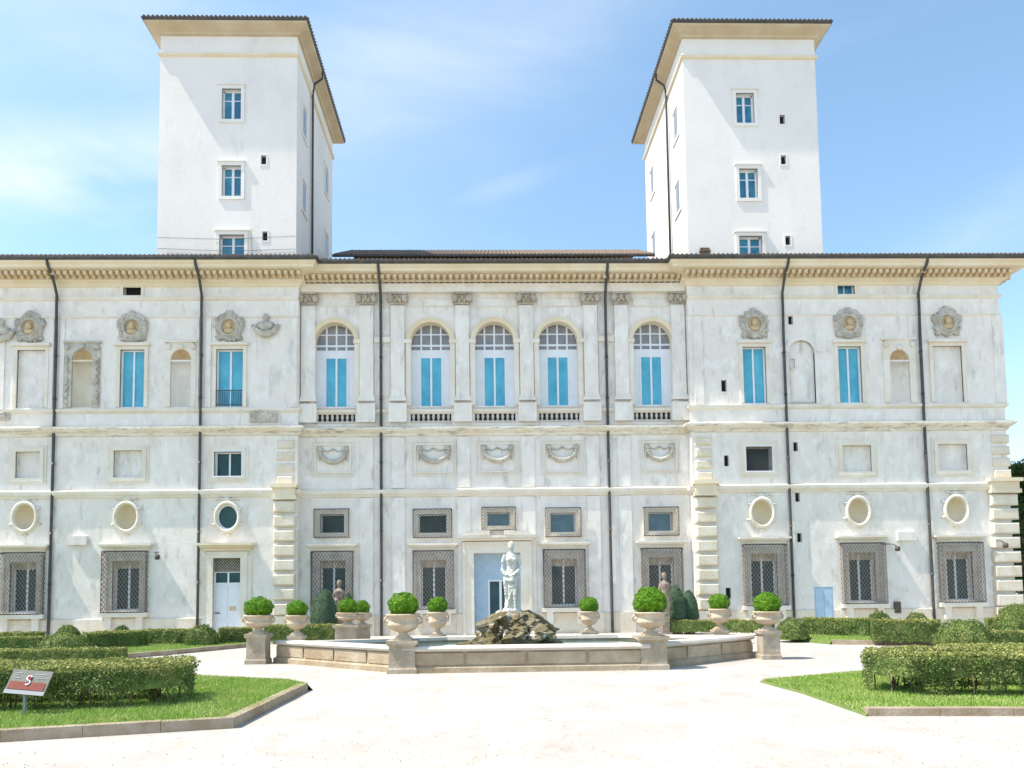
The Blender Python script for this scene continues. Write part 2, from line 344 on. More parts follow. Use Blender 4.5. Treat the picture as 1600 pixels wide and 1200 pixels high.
# --- upper storey tall windows and blind panels
def surround(R, Y, w=.2, lint=True, name='window_surround', mat='travertine', proud=.07):
    m = MB(); m.frame(R, w, Y-proud, Y+.06, 0, wb=0.)
    if lint:
        m.box(R[0]-w-.08, R[1]+w+.08, Y-.2, Y+.05, R[3]+w, R[3]+w+.13)
    sub(m, name, mat, palace)
for (a, b, kind) in ((188, 226, 'w'), (338, 380, 'r'), (1161, 1197, 'w'), (1310, 1346, 'w'), (27, 71, 'b'), (1458, 1504, 'b')):
    R = rect(a, b, 545, 630); R = (R[0], R[1], ZB, ZT)
    surround(R, 0., .16)
    if kind == 'b':
        hole(holesW, R, .12); m = MB(); m.quad((R[0], .12, R[2]), (R[1], .12, R[2]), (R[1], .12, R[3]), (R[0], .12, R[3])); sub(m, 'blind_panel', 'plaster', palace)
    else:
        hole(holesW, R, .22); window(R, .2, 'blueglass', fw=.05)
    if kind == 'r':
        m = MB(); z1 = R[2]+.75
        m.bar((R[0], -.04, z1), (R[1], -.04, z1), .02); m.bar((R[0], -.04, R[2]+.08), (R[1], -.04, R[2]+.08), .015)
        for k in range(13): x = R[0]+(R[1]-R[0])*k/12; m.bar((x, -.04, R[2]), (x, -.04, z1), .011)
        sub(m, 'window_railing', 'iron', palace)
# small frieze openings
for (a, b, y0, y1, g) in ((193, 221, 443, 462, 'dark'), (1308, 1335, 441, 460, 'towerglass')):
    R = rect(a, b, y0, y1); hole(holesW, R, .3); m = MB(); m.frame(R, .12, -.05, .05); sub(m, 'vent_surround', 'travertine', palace)
    window(R, .25, g, 'attic_window', mull=1 if g != 'dark' else 0, fw=.03) if g != 'dark' else sub((lambda q: (q.quad((R[0], .28, R[2]), (R[1], .28, R[2]), (R[1], .28, R[3]), (R[0], .28, R[3])), q)[1])(MB()), 'attic_opening', 'dark', palace)
# --- mezzanine
ZM0, ZM1 = at(774, 744).z, at(774, 702).z
for (a, b, y0, y1, kind) in ((25, 63, 706, 747, 'b'), (178, 223, 704, 746, 'b'), (335, 378, 706, 744, 'w'), (1165, 1206, 698, 736, 'g'), (1316, 1361, 696, 737, 'b'), (1465, 1511, 694, 735, 'b')):
    R = rect(a, b, y0, y1); m = MB(); m.frame(R, .17, -.07, .05); m.frame((R[0]-.17, R[1]+.17, R[2]-.17, R[3]+.17), .12, -.03, .05); sub(m, 'window_surround', 'travertine', palace)
    if kind == 'b':
        hole(holesW, R, .16); m = MB(); m.quad((R[0], .16, R[2]), (R[1], .16, R[2]), (R[1], .16, R[3]), (R[0], .16, R[3])); sub(m, 'blind_panel', 'plaster', palace)
    else:
        hole(holesW, R, .3); window(R, .28, 'darkglass', mull=1 if kind == 'w' else 0, fw=.05)
        if kind == 'g':
            m = MB(); lattice(m, R[0], R[1], R[2], R[3], lambda u, z: (u, .1, z), .13, 1., .012); sub(m, 'window_grille', 'grille', palace)
        m = MB(); m.frame(R, .05, -.09, -.06); sub(m, 'window_trim', 'white', palace)
# --- oval roundels of the ground floor
def roundel(px, py, dark=False):
    c = at(px, py); rx, rz = .47, .58
    ol = oval_outline(c.x, c.z, rx, rz); hole(holesW, (c.x-rx-.05, c.x+rx+.05, c.z-rz-.05, c.z+rz+.05), .05, ol)
    m = MB(); n = 28; prof = [(1., -.0), (1.02, -.13), (1.14, -.17), (1.27, -.13), (1.32, .02)]
    vs = []; fs = []
    for (k, y) in prof:
        for i in range(n): t = 2*math.pi*i/n; vs.append((c.x+rx*k*math.cos(t), y, c.z+rz*k*math.sin(t)))
    for i in range(len(prof)-1):
        for k in range(n): k2 = (k+1) % n; fs.append((i*n+k, i*n+k2, (i+1)*n+k2, (i+1)*n+k))
    m.add(vs, fs, 0, True)
    for t, s in ((90, .17), (270, .12), (150, .09), (30, .09), (205, .09), (335, .09)):        # carved ribbons round the ring
        a = math.radians(t); m.ell((c.x+rx*1.4*math.cos(a), -.04, c.z+rz*1.36*math.sin(a)), s*1.2, .07, s*.75, 0, 12, 8, None, .5, 3)
    for sgn in (-1, 1): m.tube([(c.x+sgn*.1, -.05, c.z+rz*1.38), (c.x+sgn*.35, -.06, c.z+rz*1.5), (c.x+sgn*.52, -.04, c.z+rz*1.32)], [.05, .045, .02], 6)
    f = sub(m, 'oval_frame', 'travertine', palace)
    m = MB(); vs = []; fs = []
    if dark: m.add([(p[0], .05, p[1]) for p in ol], [tuple(range(len(ol)))], 0)
    else:
        for j in range(9):
            a = math.pi/2*j/8
            for i in range(n): t = 2*math.pi*i/n; vs.append((c.x+rx*math.cos(a)*math.cos(t), .02+.5*math.sin(a), c.z+rz*math.cos(a)*math.sin(t)))
        for j in range(8):
            for k in range(n): k2 = (k+1) % n; fs.append((j*n+k, j*n+k2, (j+1)*n+k2, (j+1)*n+k))
        m.add(vs, fs, 0, True)
    sub(m, 'oval_pane' if dark else 'oval_hollow', 'darkglass' if dark else 'cream', f)
    if dark: m = MB(); m.ring(oval_outline(c.x, c.z, rx, rz), oval_outline(c.x, c.z, rx*.88, rz*.88), .0, .045); sub(m, 'oval_sash', 'white', f)
for a in ((40, 808), (199, 808), (356, 808, True), (1190, 801), (1340, 799), (1493, 797)): roundel(*a)
# --- ground floor barred windows
def cornice_bit(m, x0, x1, zb, Y, h=.28, d=.32, over=.22):
    m.box(x0-.04, x1+.04, Y-d*.35, Y+.05, zb, zb+h*.45); m.box(x0-over*.6, x1+over*.6, Y-d*.75, Y+.05, zb+h*.45, zb+h*.7); m.box(x0-over, x1+over, Y-d, Y+.05, zb+h*.7, zb+h)
def barred(a, b, yt, yb, holes, Y, wa=.19, cage=True, vent=True, flat=False):
    R = rect(a, b, yt, yb, Y); x0, x1, z0, z1 = R; wd = x1-x0
    H = (x0+wd*wa, x1-wd*wa, z0+.1, z1-.42)
    hole(holes, H, .4); window(H, Y+.36, 'darkglass', mull=1, bars=0, fw=.055); dm = MB(); dm.add([(H[0]+(H[1]-H[0])*i/12, Y+.3+.02*math.sin(i*2.1), z) for z in (H[3], H[3]-.34) for i in range(13)], [(i, i+1, 14+i, 13+i) for i in range(12)]); sub(dm, 'blind', 'relief', palace)
    m = MB(); m.frame(H, .22, Y-.06, Y+.05, wb=.0); m.frame((H[0]-.22, H[1]+.22, H[2], H[3]+.22), .1, Y-.09, Y+.05, wb=0)
    sub(m, 'window_surround', 'greystone', palace); m = MB()
    m.box(x0-.1, x1+.1, Y-.3, Y+.05, z0-.2, z0)                       # sill
    for s in (x0+.12, x1-.42): m.box(s, s+.3, Y-.22, Y+.05, z0-.75, z0-.2)
    sub(m, 'window_sill', 'travertine', palace)
    m = MB(); cornice_bit(m, x0, x1, z1+.05, Y, .3, .34); sub(m, 'window_cornice', 'travertine', palace)
    if cage:
        m = MB(); yf = Y-.3; zt = z1
        lattice(m, x0, x1, z0, zt, lambda u, z: (u, yf, z), .15, 1.5, .009)
        for xs in (x0, x1): lattice(m, yf, Y, z0, zt, lambda u, z, xs=xs: (xs, u, z), .15, 1.5, .009)
        for z in (z0+.01, zt-.01):
            m.bar((x0, yf, z), (x1, yf, z), .022); m.bar((x0, yf, z), (x0, Y, z), .022); m.bar((x1, yf, z), (x1, Y, z), .022)
        for x in (x0, x1): m.bar((x, yf, z0), (x, yf, zt), .022)
        sub(m, 'window_grille', 'grille', palace)
ZG = []
for (a, b, yt, yb) in ((3, 70, 864, 960), (163, 231, 862, 957), (1161, 1227, 851, 946), (1314, 1380, 849, 943), (1466, 1532, 848, 941)): barred(a, b, yt, yb, holesW, 0.)
for (a, b, yt, yb) in ((488, 552, 862, 955), (646, 709, 861, 952), (849, 914, 859, 949), (1002, 1065, 857, 947)): barred(a, b, yt, yb, holesC, YC)
# square barred windows above
for (a, b, y0, y1, st) in ((492, 546, 796, 840, 1), (646, 706, 796, 840, 1), (753, 805, 793, 829, 0), (852, 907, 794, 839, 1), (1005, 1059, 793, 837, 1)):
    R = rect(a, b, y0, y1, YC); H = (R[0]+.24, R[1]-.24, R[2]+.22, R[3]-.22); hole(holesC, H, .42); window(H, YC+.38, 'towerglass' if a > 750 else 'darkglass', mull=0, fw=.04)
    m = MB(); m.frame(H, .15, YC-.05, YC+.05); m.frame((H[0]-.15, H[1]+.15, H[2]-.15, H[3]+.15), .1, YC-.08, YC+.05); sub(m, 'window_surround', 'travertine', palace)
    m = MB(); yf = YC-.2
    lattice(m, R[0], R[1], R[2], R[3], lambda u, z: (u, yf, z), .15, 1., .007); 
    for z in (R[2], R[3]): m.bar((R[0], yf, z), (R[1], yf, z), .02)
    for x in (R[0], R[1]):
        m.bar((x, yf, R[2]), (x, yf, R[3]), .02)
        for z in (R[2], R[3]): m.bar((x, yf, z), (x, YC, z), .018)
    sub(m, 'window_grille', 'grille', palace)
# basement vents
for (a, b, y0, y1, Y, hl) in ((172, 216, 976, 986, 0, holesW), (12, 58, 981, 996, 0, holesW), (1326, 1353, 968, 977, 0, holesW), (1482, 1521, 960, 968, 0, holesW), (862, 904, 967, 983, YC, holesC), (655, 688, 972, 988, YC, holesC)):
    R = rect(a, b, y0, y1, Y); hole(hl, R, .2); m = MB(); m.quad((R[0], Y+.18, R[2]), (R[1], Y+.18, R[2]), (R[1], Y+.18, R[3]), (R[0], Y+.18, R[3]))
    for k in range(9): x = R[0]+(R[1]-R[0])*(k+.5)/9; m.bar((x, Y+.05, R[2]), (x, Y+.05, R[3]), .012, 1)
    for k in range(2): z = R[2]+(R[3]-R[2])*(k+1)/3; m.bar((R[0], Y+.05, z), (R[1], Y+.05, z), .01, 1)
    sub(m, 'basement_vent', ['dark', 'grille'], palace)
# side door on the left with barred transom
R = rect(333, 376, 872, 990); R = (R[0], R[1], 0.02, R[3]); hole(holesW, R, .25)
zt, zd = at(355, 893).z, at(355, 912).z
m = MB(); m.frame(R, .3, -.1, .05, wb=0); m.box(R[0]-.5, R[0]-.3, -.06, .05, 0, R[3]+.1); m.box(R[1]+.3, R[1]+.5, -.06, .05, 0, R[3]+.1); sub(m, 'door_surround', 'travertine', palace)
m = MB(); cornice_bit(m, R[0]-.4, R[1]+.4, R[3]+.32, 0, .35, .5); sub(m, 'door_cornice', 'cream', palace)
m = MB(); m.box(R[0], R[1], .18, .24, 0, zd)
for xa, xb in ((R[0]+.08, (R[0]+R[1])/2-.04), ((R[0]+R[1])/2+.04, R[1]-.08)):
    for za, zb in ((.15, .8), (.95, zd-.1)): m.box(xa, xb, .155, .19, za, zb)
dr = sub(m, 'door', 'white', palace)
m = MB(); m.box(R[0]+.06, R[0]+.26, .1, .18, 1.12, 1.17); sub(m, 'handle', 'iron', dr); m = MB(); m.box(R[1]-.55, R[1]-.25, .145, .154, 1.25, 1.45); sub(m, 'name_plate', 'ochre', dr)
window((R[0], R[1], zd, zt), .22, 'darkglass', 'transom', mull=1, fw=.05)
m = MB(); m.quad((R[0], .2, zt), (R[1], .2, zt), (R[1], .2, R[3]), (R[0], .2, R[3]), 1); lattice(m, R[0], R[1], zt, R[3], lambda u, z: (u, .1, z), .13, 1., .014); sub(m, 'transom_grille', ['grille', 'travertine'], palace)
# small service door on the right
R = rect(1273, 1303, 917, 975); R = (R[0], R[1], 0.02, R[3]); hole(holesW, R, .08)
m = MB(); m.box(R[0], R[1], .03, .075, 0, R[3]); xm = (R[0]+R[1])/2; m.box(R[0]+.06, xm-.03, .012, .035, .1, R[3]-.08); m.box(xm+.03, R[1]-.06, .012, .035, .1, R[3]-.08); sub(m, 'service_door', 'doorblue', palace)
# central portal
R = rect(741, 812, 864, 1000, YC); R = (R[0], -R[0]-.0, 0.02, R[3]); cxp = (R[0]+R[1])/2; hole(holesC, R, .7)
m = MB(); m.frame(R, .38, YC-.17, YC+.05, wb=0); m.frame((R[0]-.38, R[1]+.38, 0, R[3]+.38), .14, YC-.2, YC+.05, wb=0); sub(m, 'portal_surround', 'travertine', palace)
m = MB(); zc = R[3]+.56; m.box(R[0]-.75, R[1]+.75, YC-.5, YC+.05, zc+.12, zc+.24); m.box(R[0]-.6, R[1]+.6, YC-.35, YC+.05, zc, zc+.12)
for s in (-1, 1):
    for k in range(6):
        xa = s*(abs(R[0])+.75-.25*k); m.box(min(xa, xa-s*.25), max(xa, xa-s*.25), YC-.52, YC+.05, zc+.24, zc+.28+.045*min(k, 4))
sub(m, 'portal_cornice', 'travertine', palace)
m = MB(); yd = YC+.62; zo = at(774, 906, YC).z
m.box(R[0], R[1], yd, yd+.06, zo, R[3]); m.box(R[0], -.42, yd, yd+.06, 0, zo); m.box(.72, R[1], yd, yd+.06, 0, zo)
for z in (1.2, 2.3): m.box(R[0]+.06, -.5, yd-.02, yd, z-.95, z)
portal = sub(m, 'portal_door', 'doorblue', palace)
m = MB(); m.box(-.42, -.35, yd-.01, yd+.05, 0, zo-.06); m.box(.1, .22, yd-.01, yd+.05, 0, zo-.06); m.box(.65, .72, yd-.01, yd+.05, 0, zo-.06); m.box(-.42, .72, yd-.01, yd+.05, zo-.06, zo); sub(m, 'door_frame', 'white', portal)
m = MB(); m.quad((-.35, yd+.03, 0), (.65, yd+.03, 0), (.65, yd+.03, zo-.06), (-.35, yd+.03, zo-.06)); sub(m, 'door_pane', 'darkglass', portal)
# --- arched bays
ARC = [at(p, 590, YC).x for p in (523.5, 673, 774, 873, 1021)]
ARC = [(ARC[0]-ARC[4])/2, (ARC[1]-ARC[3])/2, 0, (ARC[3]-ARC[1])/2, (ARC[4]-ARC[0])/2]
HW = (at(705, 590, YC).x-at(643, 590, YC).x)/2; ZS = at(774, 533, YC).z; ZA = ZS+HW; ZF = at(774, 634, YC).z
for cx in ARC:
    ol = arch_outline(cx, HW, ZF, ZS); hole(holesC, (cx-HW-.04, cx+HW+.04, ZF-.001, ZA+.05), .5, ol)
    # archivolt
    m = MB(); n = 20
    outer = [(cx+(HW+.26)*math.cos(math.pi*i/n), ZS+(HW+.26)*math.sin(math.pi*i/n)) for i in range(n+1)]; inner = [(cx+(HW-.0)*math.cos(math.pi*i/n), ZS+(HW-.0)*math.sin(math.pi*i/n)) for i in range(n+1)]
    vs = []; fs = []
    prof = [(-.02, .3), (-.01, -.08), (.1, -.13), (.14, -.1), (.22, -.1), (.22, .05)]
    for (o, y) in prof:
        for i in range(n+1): t = math.pi*i/n; vs.append((cx+(HW+o)*math.cos(t), YC+y, ZS+(HW+o)*math.sin(t)))
    for k in range(len(prof)-1):
        for i in range(n): fs.append((k*(n+1)+i, k*(n+1)+i+1, (k+1)*(n+1)+i+1, (k+1)*(n+1)+i))
    m.add(vs, fs, 0)
    sub(m, 'archivolt', 'cream', palace)
    m = MB()
    for s in (-1, 1):
        m.box(min(cx+s*(HW-.01), cx+s*(HW+.22)), max(cx+s*(HW-.01), cx+s*(HW+.22)), YC-.09, YC+.05, ZF, ZS-.12); m.box(min(cx+s*(HW-.05), cx+s*(HW+.34)), max(cx+s*(HW-.05), cx+s*(HW+.34)), YC-.16, YC+.06, ZS-.12, ZS+.06); sub(m, 'arch_pier', 'travertine', palace); m = MB()
    # glazed screen
    yb = YC+.45; m = MB(); zd = at(774, 558, YC+.3).z; zp = at(774, 547, YC+.3).z
    m.box(cx-HW, cx-.56, yb-.05, yb, ZF, zp); m.box(cx+.56, cx+HW, yb-.05, yb, ZF, zp); m.box(cx-.56, cx+.56, yb-.05, yb, zd, zp)
    m.box(cx-.045, cx+.045, yb-.07, yb-.01, ZF, zd); m.box(cx-.56, cx-.48, yb-.08, yb-.01, ZF, zd); m.box(cx+.48, cx+.56, yb-.08, yb-.01, ZF, zd)
    sc = sub(m, 'arched_window', 'white', palace); m = MB()
    zg = ZS-.12; m.box(cx-HW, cx+HW, yb-.06, yb, zg, zg+.09); m.box(cx-HW, cx+HW, yb-.06, yb, zp-.05, zp+.04)
    for q in (-.5, 0, .5):
        h = math.sqrt(max(0, 1-q*q))*HW; m.box(cx+q*HW-.04, cx+q*HW+.04, yb-.055, yb-.005, zp, ZS+h)
    m.box(cx-HW*.86, cx+HW*.86, yb-.05, yb, ZS+HW*.5-.03, ZS+HW*.5+.03)
    sub(m, 'glazing_bars', 'white', sc)
    m = MB(); m.add([(p[0], yb-.02, p[1]) for p in arch_outline(cx, HW, zp, ZS)], [tuple(range(17))], 0); sub(m, 'fan_light', 'fanglass', sc)
    for s in (-1, 1):
        m = MB(); xa, xb = sorted((cx+s*.045, cx+s*.48)); m.quad((xa, yb-.03, ZF), (xb, yb-.03, ZF), (xb, yb-.03, zd), (xa, yb-.03, zd)); sub(m, 'pane', 'blueglass', sc)
# pilasters with capitals
def px_c(p, y=560): return at(p, y, YC).x
ZC0, ZC1 = at(774, 478, YC).z, at(774, 459, YC).z; ZPB = at(774, 627, YC).z
half = [px_c(821)-0, px_c(922), px_c(969), px_c(1067)]
half = [(half[0]-px_c(721))/2, (half[1]-px_c(621))/2, (half[2]-px_c(571))/2, XI-.38]
for s in (-1, 1):
    for x in half:
        x *= s; m = MB(); m.box(x-.32, x+.32, YC-.15, YC+.05, ZPB+.25, ZC0); m.box(x-.36, x+.36, YC-.19, YC+.05, ZPB+.12, ZPB+.25); m.box(x-.4, x+.4, YC-.24, YC+.05, ZPB, ZPB+.12)
        m.box(x-.2, x+.2, YC-.165, YC-.14, ZPB+.6, ZC0-.35)
        p = sub(m, 'pilaster', 'plaster', palace)
        m = MB(); zc, hc = (ZC0+ZC1)/2, ZC1-ZC0
        m.box(x-.42, x+.42, YC-.28, YC+.05, ZC1-.1, ZC1); m.box(x-.3, x+.3, YC-.2, YC+.05, ZC0, ZC1-.1); m.box(x-.34, x+.34, YC-.22, YC+.05, ZC0, ZC0+.06)
        for q in (-1, 1): m.ell((x+q*.34, YC-.23, zc+.0), .16, .13, .2, 0, 12, 8, None, .4, 4); m.ell((x+q*.12, YC-.24, zc-.1), .08, .08, .12, 0, 8, 6)
        m.ell((x, YC-.24, zc+.03), .09, .08, .16, 0, 8, 6, None, .4, 5)
        sub(m, 'capital', 'capital', p)
        # pedestal below
        m = MB(); zq = at(774, 660, YC).z; m.box(x-.42, x+.42, YC-.28, YC+.05, zq, ZPB-.14); m.box(x-.25, x+.25, YC-.30, YC-.26, zq+.15, ZPB-.28); sub(m, 'pilaster_pedestal', 'plaster', palace)
# entablature above the order, recessed panels, impost bands
m = MB(); sweep(m, [(-XI+.02, YC), (XI-.02, YC)], [(0, ZC1), (.26, ZC1), (.26, ZC1+.22), (.3, ZC1+.24), (.3, ZC1+.45), (.36, ZC1+.5), (.36, ZC1+.55), (0, ZC1+.57)]); sub(m, 'entablature', 'travertine', palace)
m = MB()
for a, b in ((490, 555), (639, 707), (740, 806), (841, 906), (990, 1052)):
    R = rect(a, b, 467, 478, YC); m.frame(R, .05, YC-.04, YC+.05); sub(m, 'frieze_panel', 'travertine', palace); m = MB()
m = MB()
for s in (-1, 1):
    xa, xb = sorted((s*(half[1]+.34), s*(half[2]-.34))); z = at(774, 531, YC).z; m.box(xa, xb, YC-.1, YC+.05, z-.13, z+.12)
    m.frame((xa+.1, xb-.1, ZPB+.3, z-.3), .05, YC-.04, YC+.05); m.frame((xa+.1, xb-.1, z+.3, ZC0-.1), .05, YC-.04, YC+.05)
    sub(m, 'impost_band', 'travertine', palace); m = MB()
# balustrades under the arches
ZR0, ZR1 = at(774, 660, YC).z, at(774, 637, YC).z
for cx in ARC:
    hole(holesC, (cx-HW-.02, cx+HW+.02, ZR0, ZR1), .3)
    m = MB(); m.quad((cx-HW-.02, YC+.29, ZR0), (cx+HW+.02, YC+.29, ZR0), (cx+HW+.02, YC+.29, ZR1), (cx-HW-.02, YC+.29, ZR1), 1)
    m.box(cx-HW-.02, cx+HW+.02, YC-.06, YC+.2, ZR1-.09, ZR1+.02); m.box(cx-HW-.02, cx+HW+.02, YC-.06, YC+.2, ZR0, ZR0+.08)
    for k in range(8):
        x = cx-HW+(2*HW)*(k+.5)/8; m.lathe((x, YC+.05, ZR0+.08), [(.06, 0), (.06, .04), (.035, .07), (.075, .2), (.06, .3), (.03, .42), (.05, .5), (.055, ZR1-ZR0-.17)], 10)
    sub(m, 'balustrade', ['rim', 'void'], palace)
# garland panels
for (a, b, y0, y1) in ((495, 546, 697, 738), (650, 706, 696, 737), (751, 804, 695, 736), (852, 906, 694, 736), (1006, 1055, 693, 734)):
    R = rect(a, b, y0, y1, YC); m = MB(); m.frame(R, .07, YC-.06, YC+.05); m.frame((R[0]-.18, R[1]+.18, R[2]-.16, R[3]+.16), .04, YC-.04, YC+.05)
    fr = sub(m, 'relief_panel', 'travertine', palace); m = MB(); cx, cz = (R[0]+R[1])/2, R[3]-.22; hw = (R[1]-R[0])*.39
    pts = [(cx+hw*math.cos(math.pi+math.pi*i/12), YC-.1, cz+.55*math.sin(math.pi+math.pi*i/12)) for i in range(13)]; m.tube(pts, [.05+.07*math.sin(math.pi*i/12) for i in range(13)], 8)
    for i in range(1, 12): p = pts[i]; m.ell((p[0], p[1]-.04, p[2]), .09, .07, .09, 0, 8, 6, None, .6, 5)
    for s in (-1, 1): m.ell((cx+s*hw, YC-.07, cz+.05), .13, .08, .14, 0, 10, 8, None, .5, 4); m.tube([(cx+s*hw, YC-.06, cz), (cx+s*hw*1.05, YC-.06, cz-.5)], [.05, .02], 6); m.tube([(cx+s*hw*.9, YC-.05, cz+.05), (cx+s*hw*.4, YC-.05, cz-.05), (cx, YC-.05, cz+.08)], [.04, .03, .04], 6)
    sub(m, 'garland', 'relief', fr)
# flat pilaster strips of the lower storeys in the centre
m = MB()
for s in (-1, 1):
    for x in half[:3]:
        x *= s; m.box(x-.3, x+.3, YC-.07, YC+.05, 6.85, 9.25); sub(m, 'pilaster_strip', 'plaster', palace); m = MB(); m.box(x-.3, x+.3, YC-.07, YC+.05, .95, 6.4)
        sub(m, 'pilaster_strip', 'plaster', palace); m = MB(); m.box(x-.36, x+.36, YC-.14, YC+.05, 0, .95); sub(m, 'pilaster_foot', 'quoin', palace); m = MB()
# --- upper wing panels: thin pilaster strips
m = MB()
for a, b in ((0, 8), (77, 84), (94, 101), (305, 311), (322, 330), (455, 464), (1084, 1098), (1200, 1206), (1421, 1427), (1441, 1446), (1553, 1569)):
    xa, xb = at(a, 560).x, at(b, 560).x; m.box(xa, xb, -.05, .04, 10.6, 14.85); sub(m, 'pilaster_strip', 'plaster', palace); m = MB()
# medallions with busts
for (px, py) in ((48, 513), (208, 513), (359, 512), (1177, 508), (1325, 507), (1478, 505)):
    c = at(px, py); m = MB(); n = 36; vs = []; fs = []; sq = px in (208, 1325)
    seed = px*.13
    for j, (k, y) in enumerate(((1., .02), (1., -.09), (.9, -.15), (.72, -.12), (.66, -.2), (.56, -.2), (.52, -.06))):
        for i in range(n):
            t = 2*math.pi*i/n; w = 1+(.11*noise.noise(Vector((math.cos(t)*2.2+seed, math.sin(t)*2.2, j*.3)))+.05*math.sin(7*t) if k > .68 else 0)
            if sq and k > .68: w *= 1.06/max(abs(math.cos(t))**.5, abs(math.sin(t))**.5, .85)
            vs.append((c.x+.62*k*w*math.cos(t), y, c.z+.66*k*w*math.sin(t)))
    for j in range(6):
        for i in range(n): i2 = (i+1) % n; fs.append((j*n+i, j*n+i2, (j+1)*n+i2, (j+1)*n+i))
    m.add(vs, fs, 0, True)
    for i in range(22):
        t = 2*math.pi*i/22+random.uniform(-.1, .1); k = random.uniform(.5, .66); m.ell((c.x+k*math.cos(t), -.1, c.z+k*1.05*math.sin(t)), random.uniform(.05, .11), .08, random.uniform(.05, .11), 0, 8, 6, None, .6, 4)
    for s_ in (-1, 1): m.ell((c.x+s_*.58, -.07, c.z+.2), .14, .07, .2, 0, 10, 8, None, .6, 4); m.ell((c.x+s_*.45, -.07, c.z-.5), .16, .07, .12, 0, 10, 8, None, .6, 4)
    m.ell((c.x, -.08, c.z+.68), .2, .08, .12, 0, 10, 8, None, .6, 4)
    md = sub(m, 'medallion', 'relief', palace)
    m = MB(); m.add([(c.x+.34*math.cos(2*math.pi*i/24), -.05, c.z+.36*math.sin(2*math.pi*i/24)) for i in range(24)], [tuple(range(24))], 1)
    m.ell((c.x, -.14, c.z+.07), .13, .14, .17); m.ell((c.x, -.1, c.z-.2), .26, .12, .14); m.tube([(c.x, -.12, c.z-.12), (c.x, -.12, c.z)], .07, 8); sub(m, 'bust', ['bronze_head', 'ochre'], md)
# swags beside medallions
for (px, py, s) in ((416, 512, 1), (4, 520, 1)):
    c = at(px, py); m = MB()
    m.tube([(c.x-.62, -.07, c.z+.1), (c.x-.35, -.12, c.z-.25), (c.x, -.14, c.z-.36), (c.x+.35, -.12, c.z-.25), (c.x+.62, -.07, c.z+.12)], [.06, .14, .17, .14, .07], 10)
    m.ell((c.x, -.12, c.z+.45), .15, .1, .17, 0, 10, 8, None, .4, 4); m.ell((c.x, -.1, c.z+.05), .42, .1, .22, 0, 16, 10, None, .5, 3); m.ell((c.x, -.08, c.z+.25), .1, .08, .2)
    for k in range(9): t = (k-4)/4; m.ell((c.x+t*.5, -.18, c.z-.3+.25*t*t), .09, .07, .09, 0, 8, 6)
    sub(m, 'carved_swag', 'relief', palace)
m = MB()
for (a, b, y0, y1) in ((391, 434, 640, 660), (0, 16, 641, 657)):
    R = rect(a, b, y0, y1); m.box(R[0], R[1], -.1, .05, R[2], R[3])
    for i in range(16): m.ell((random.uniform(R[0]+.08, R[1]-.08), -.1, random.uniform(R[2]+.08, R[3]-.08)), random.uniform(.05, .13), .05, random.uniform(.04, .1), 0, 8, 6)
    sub(m, 'carved_panel', 'relief', palace); m = MB()
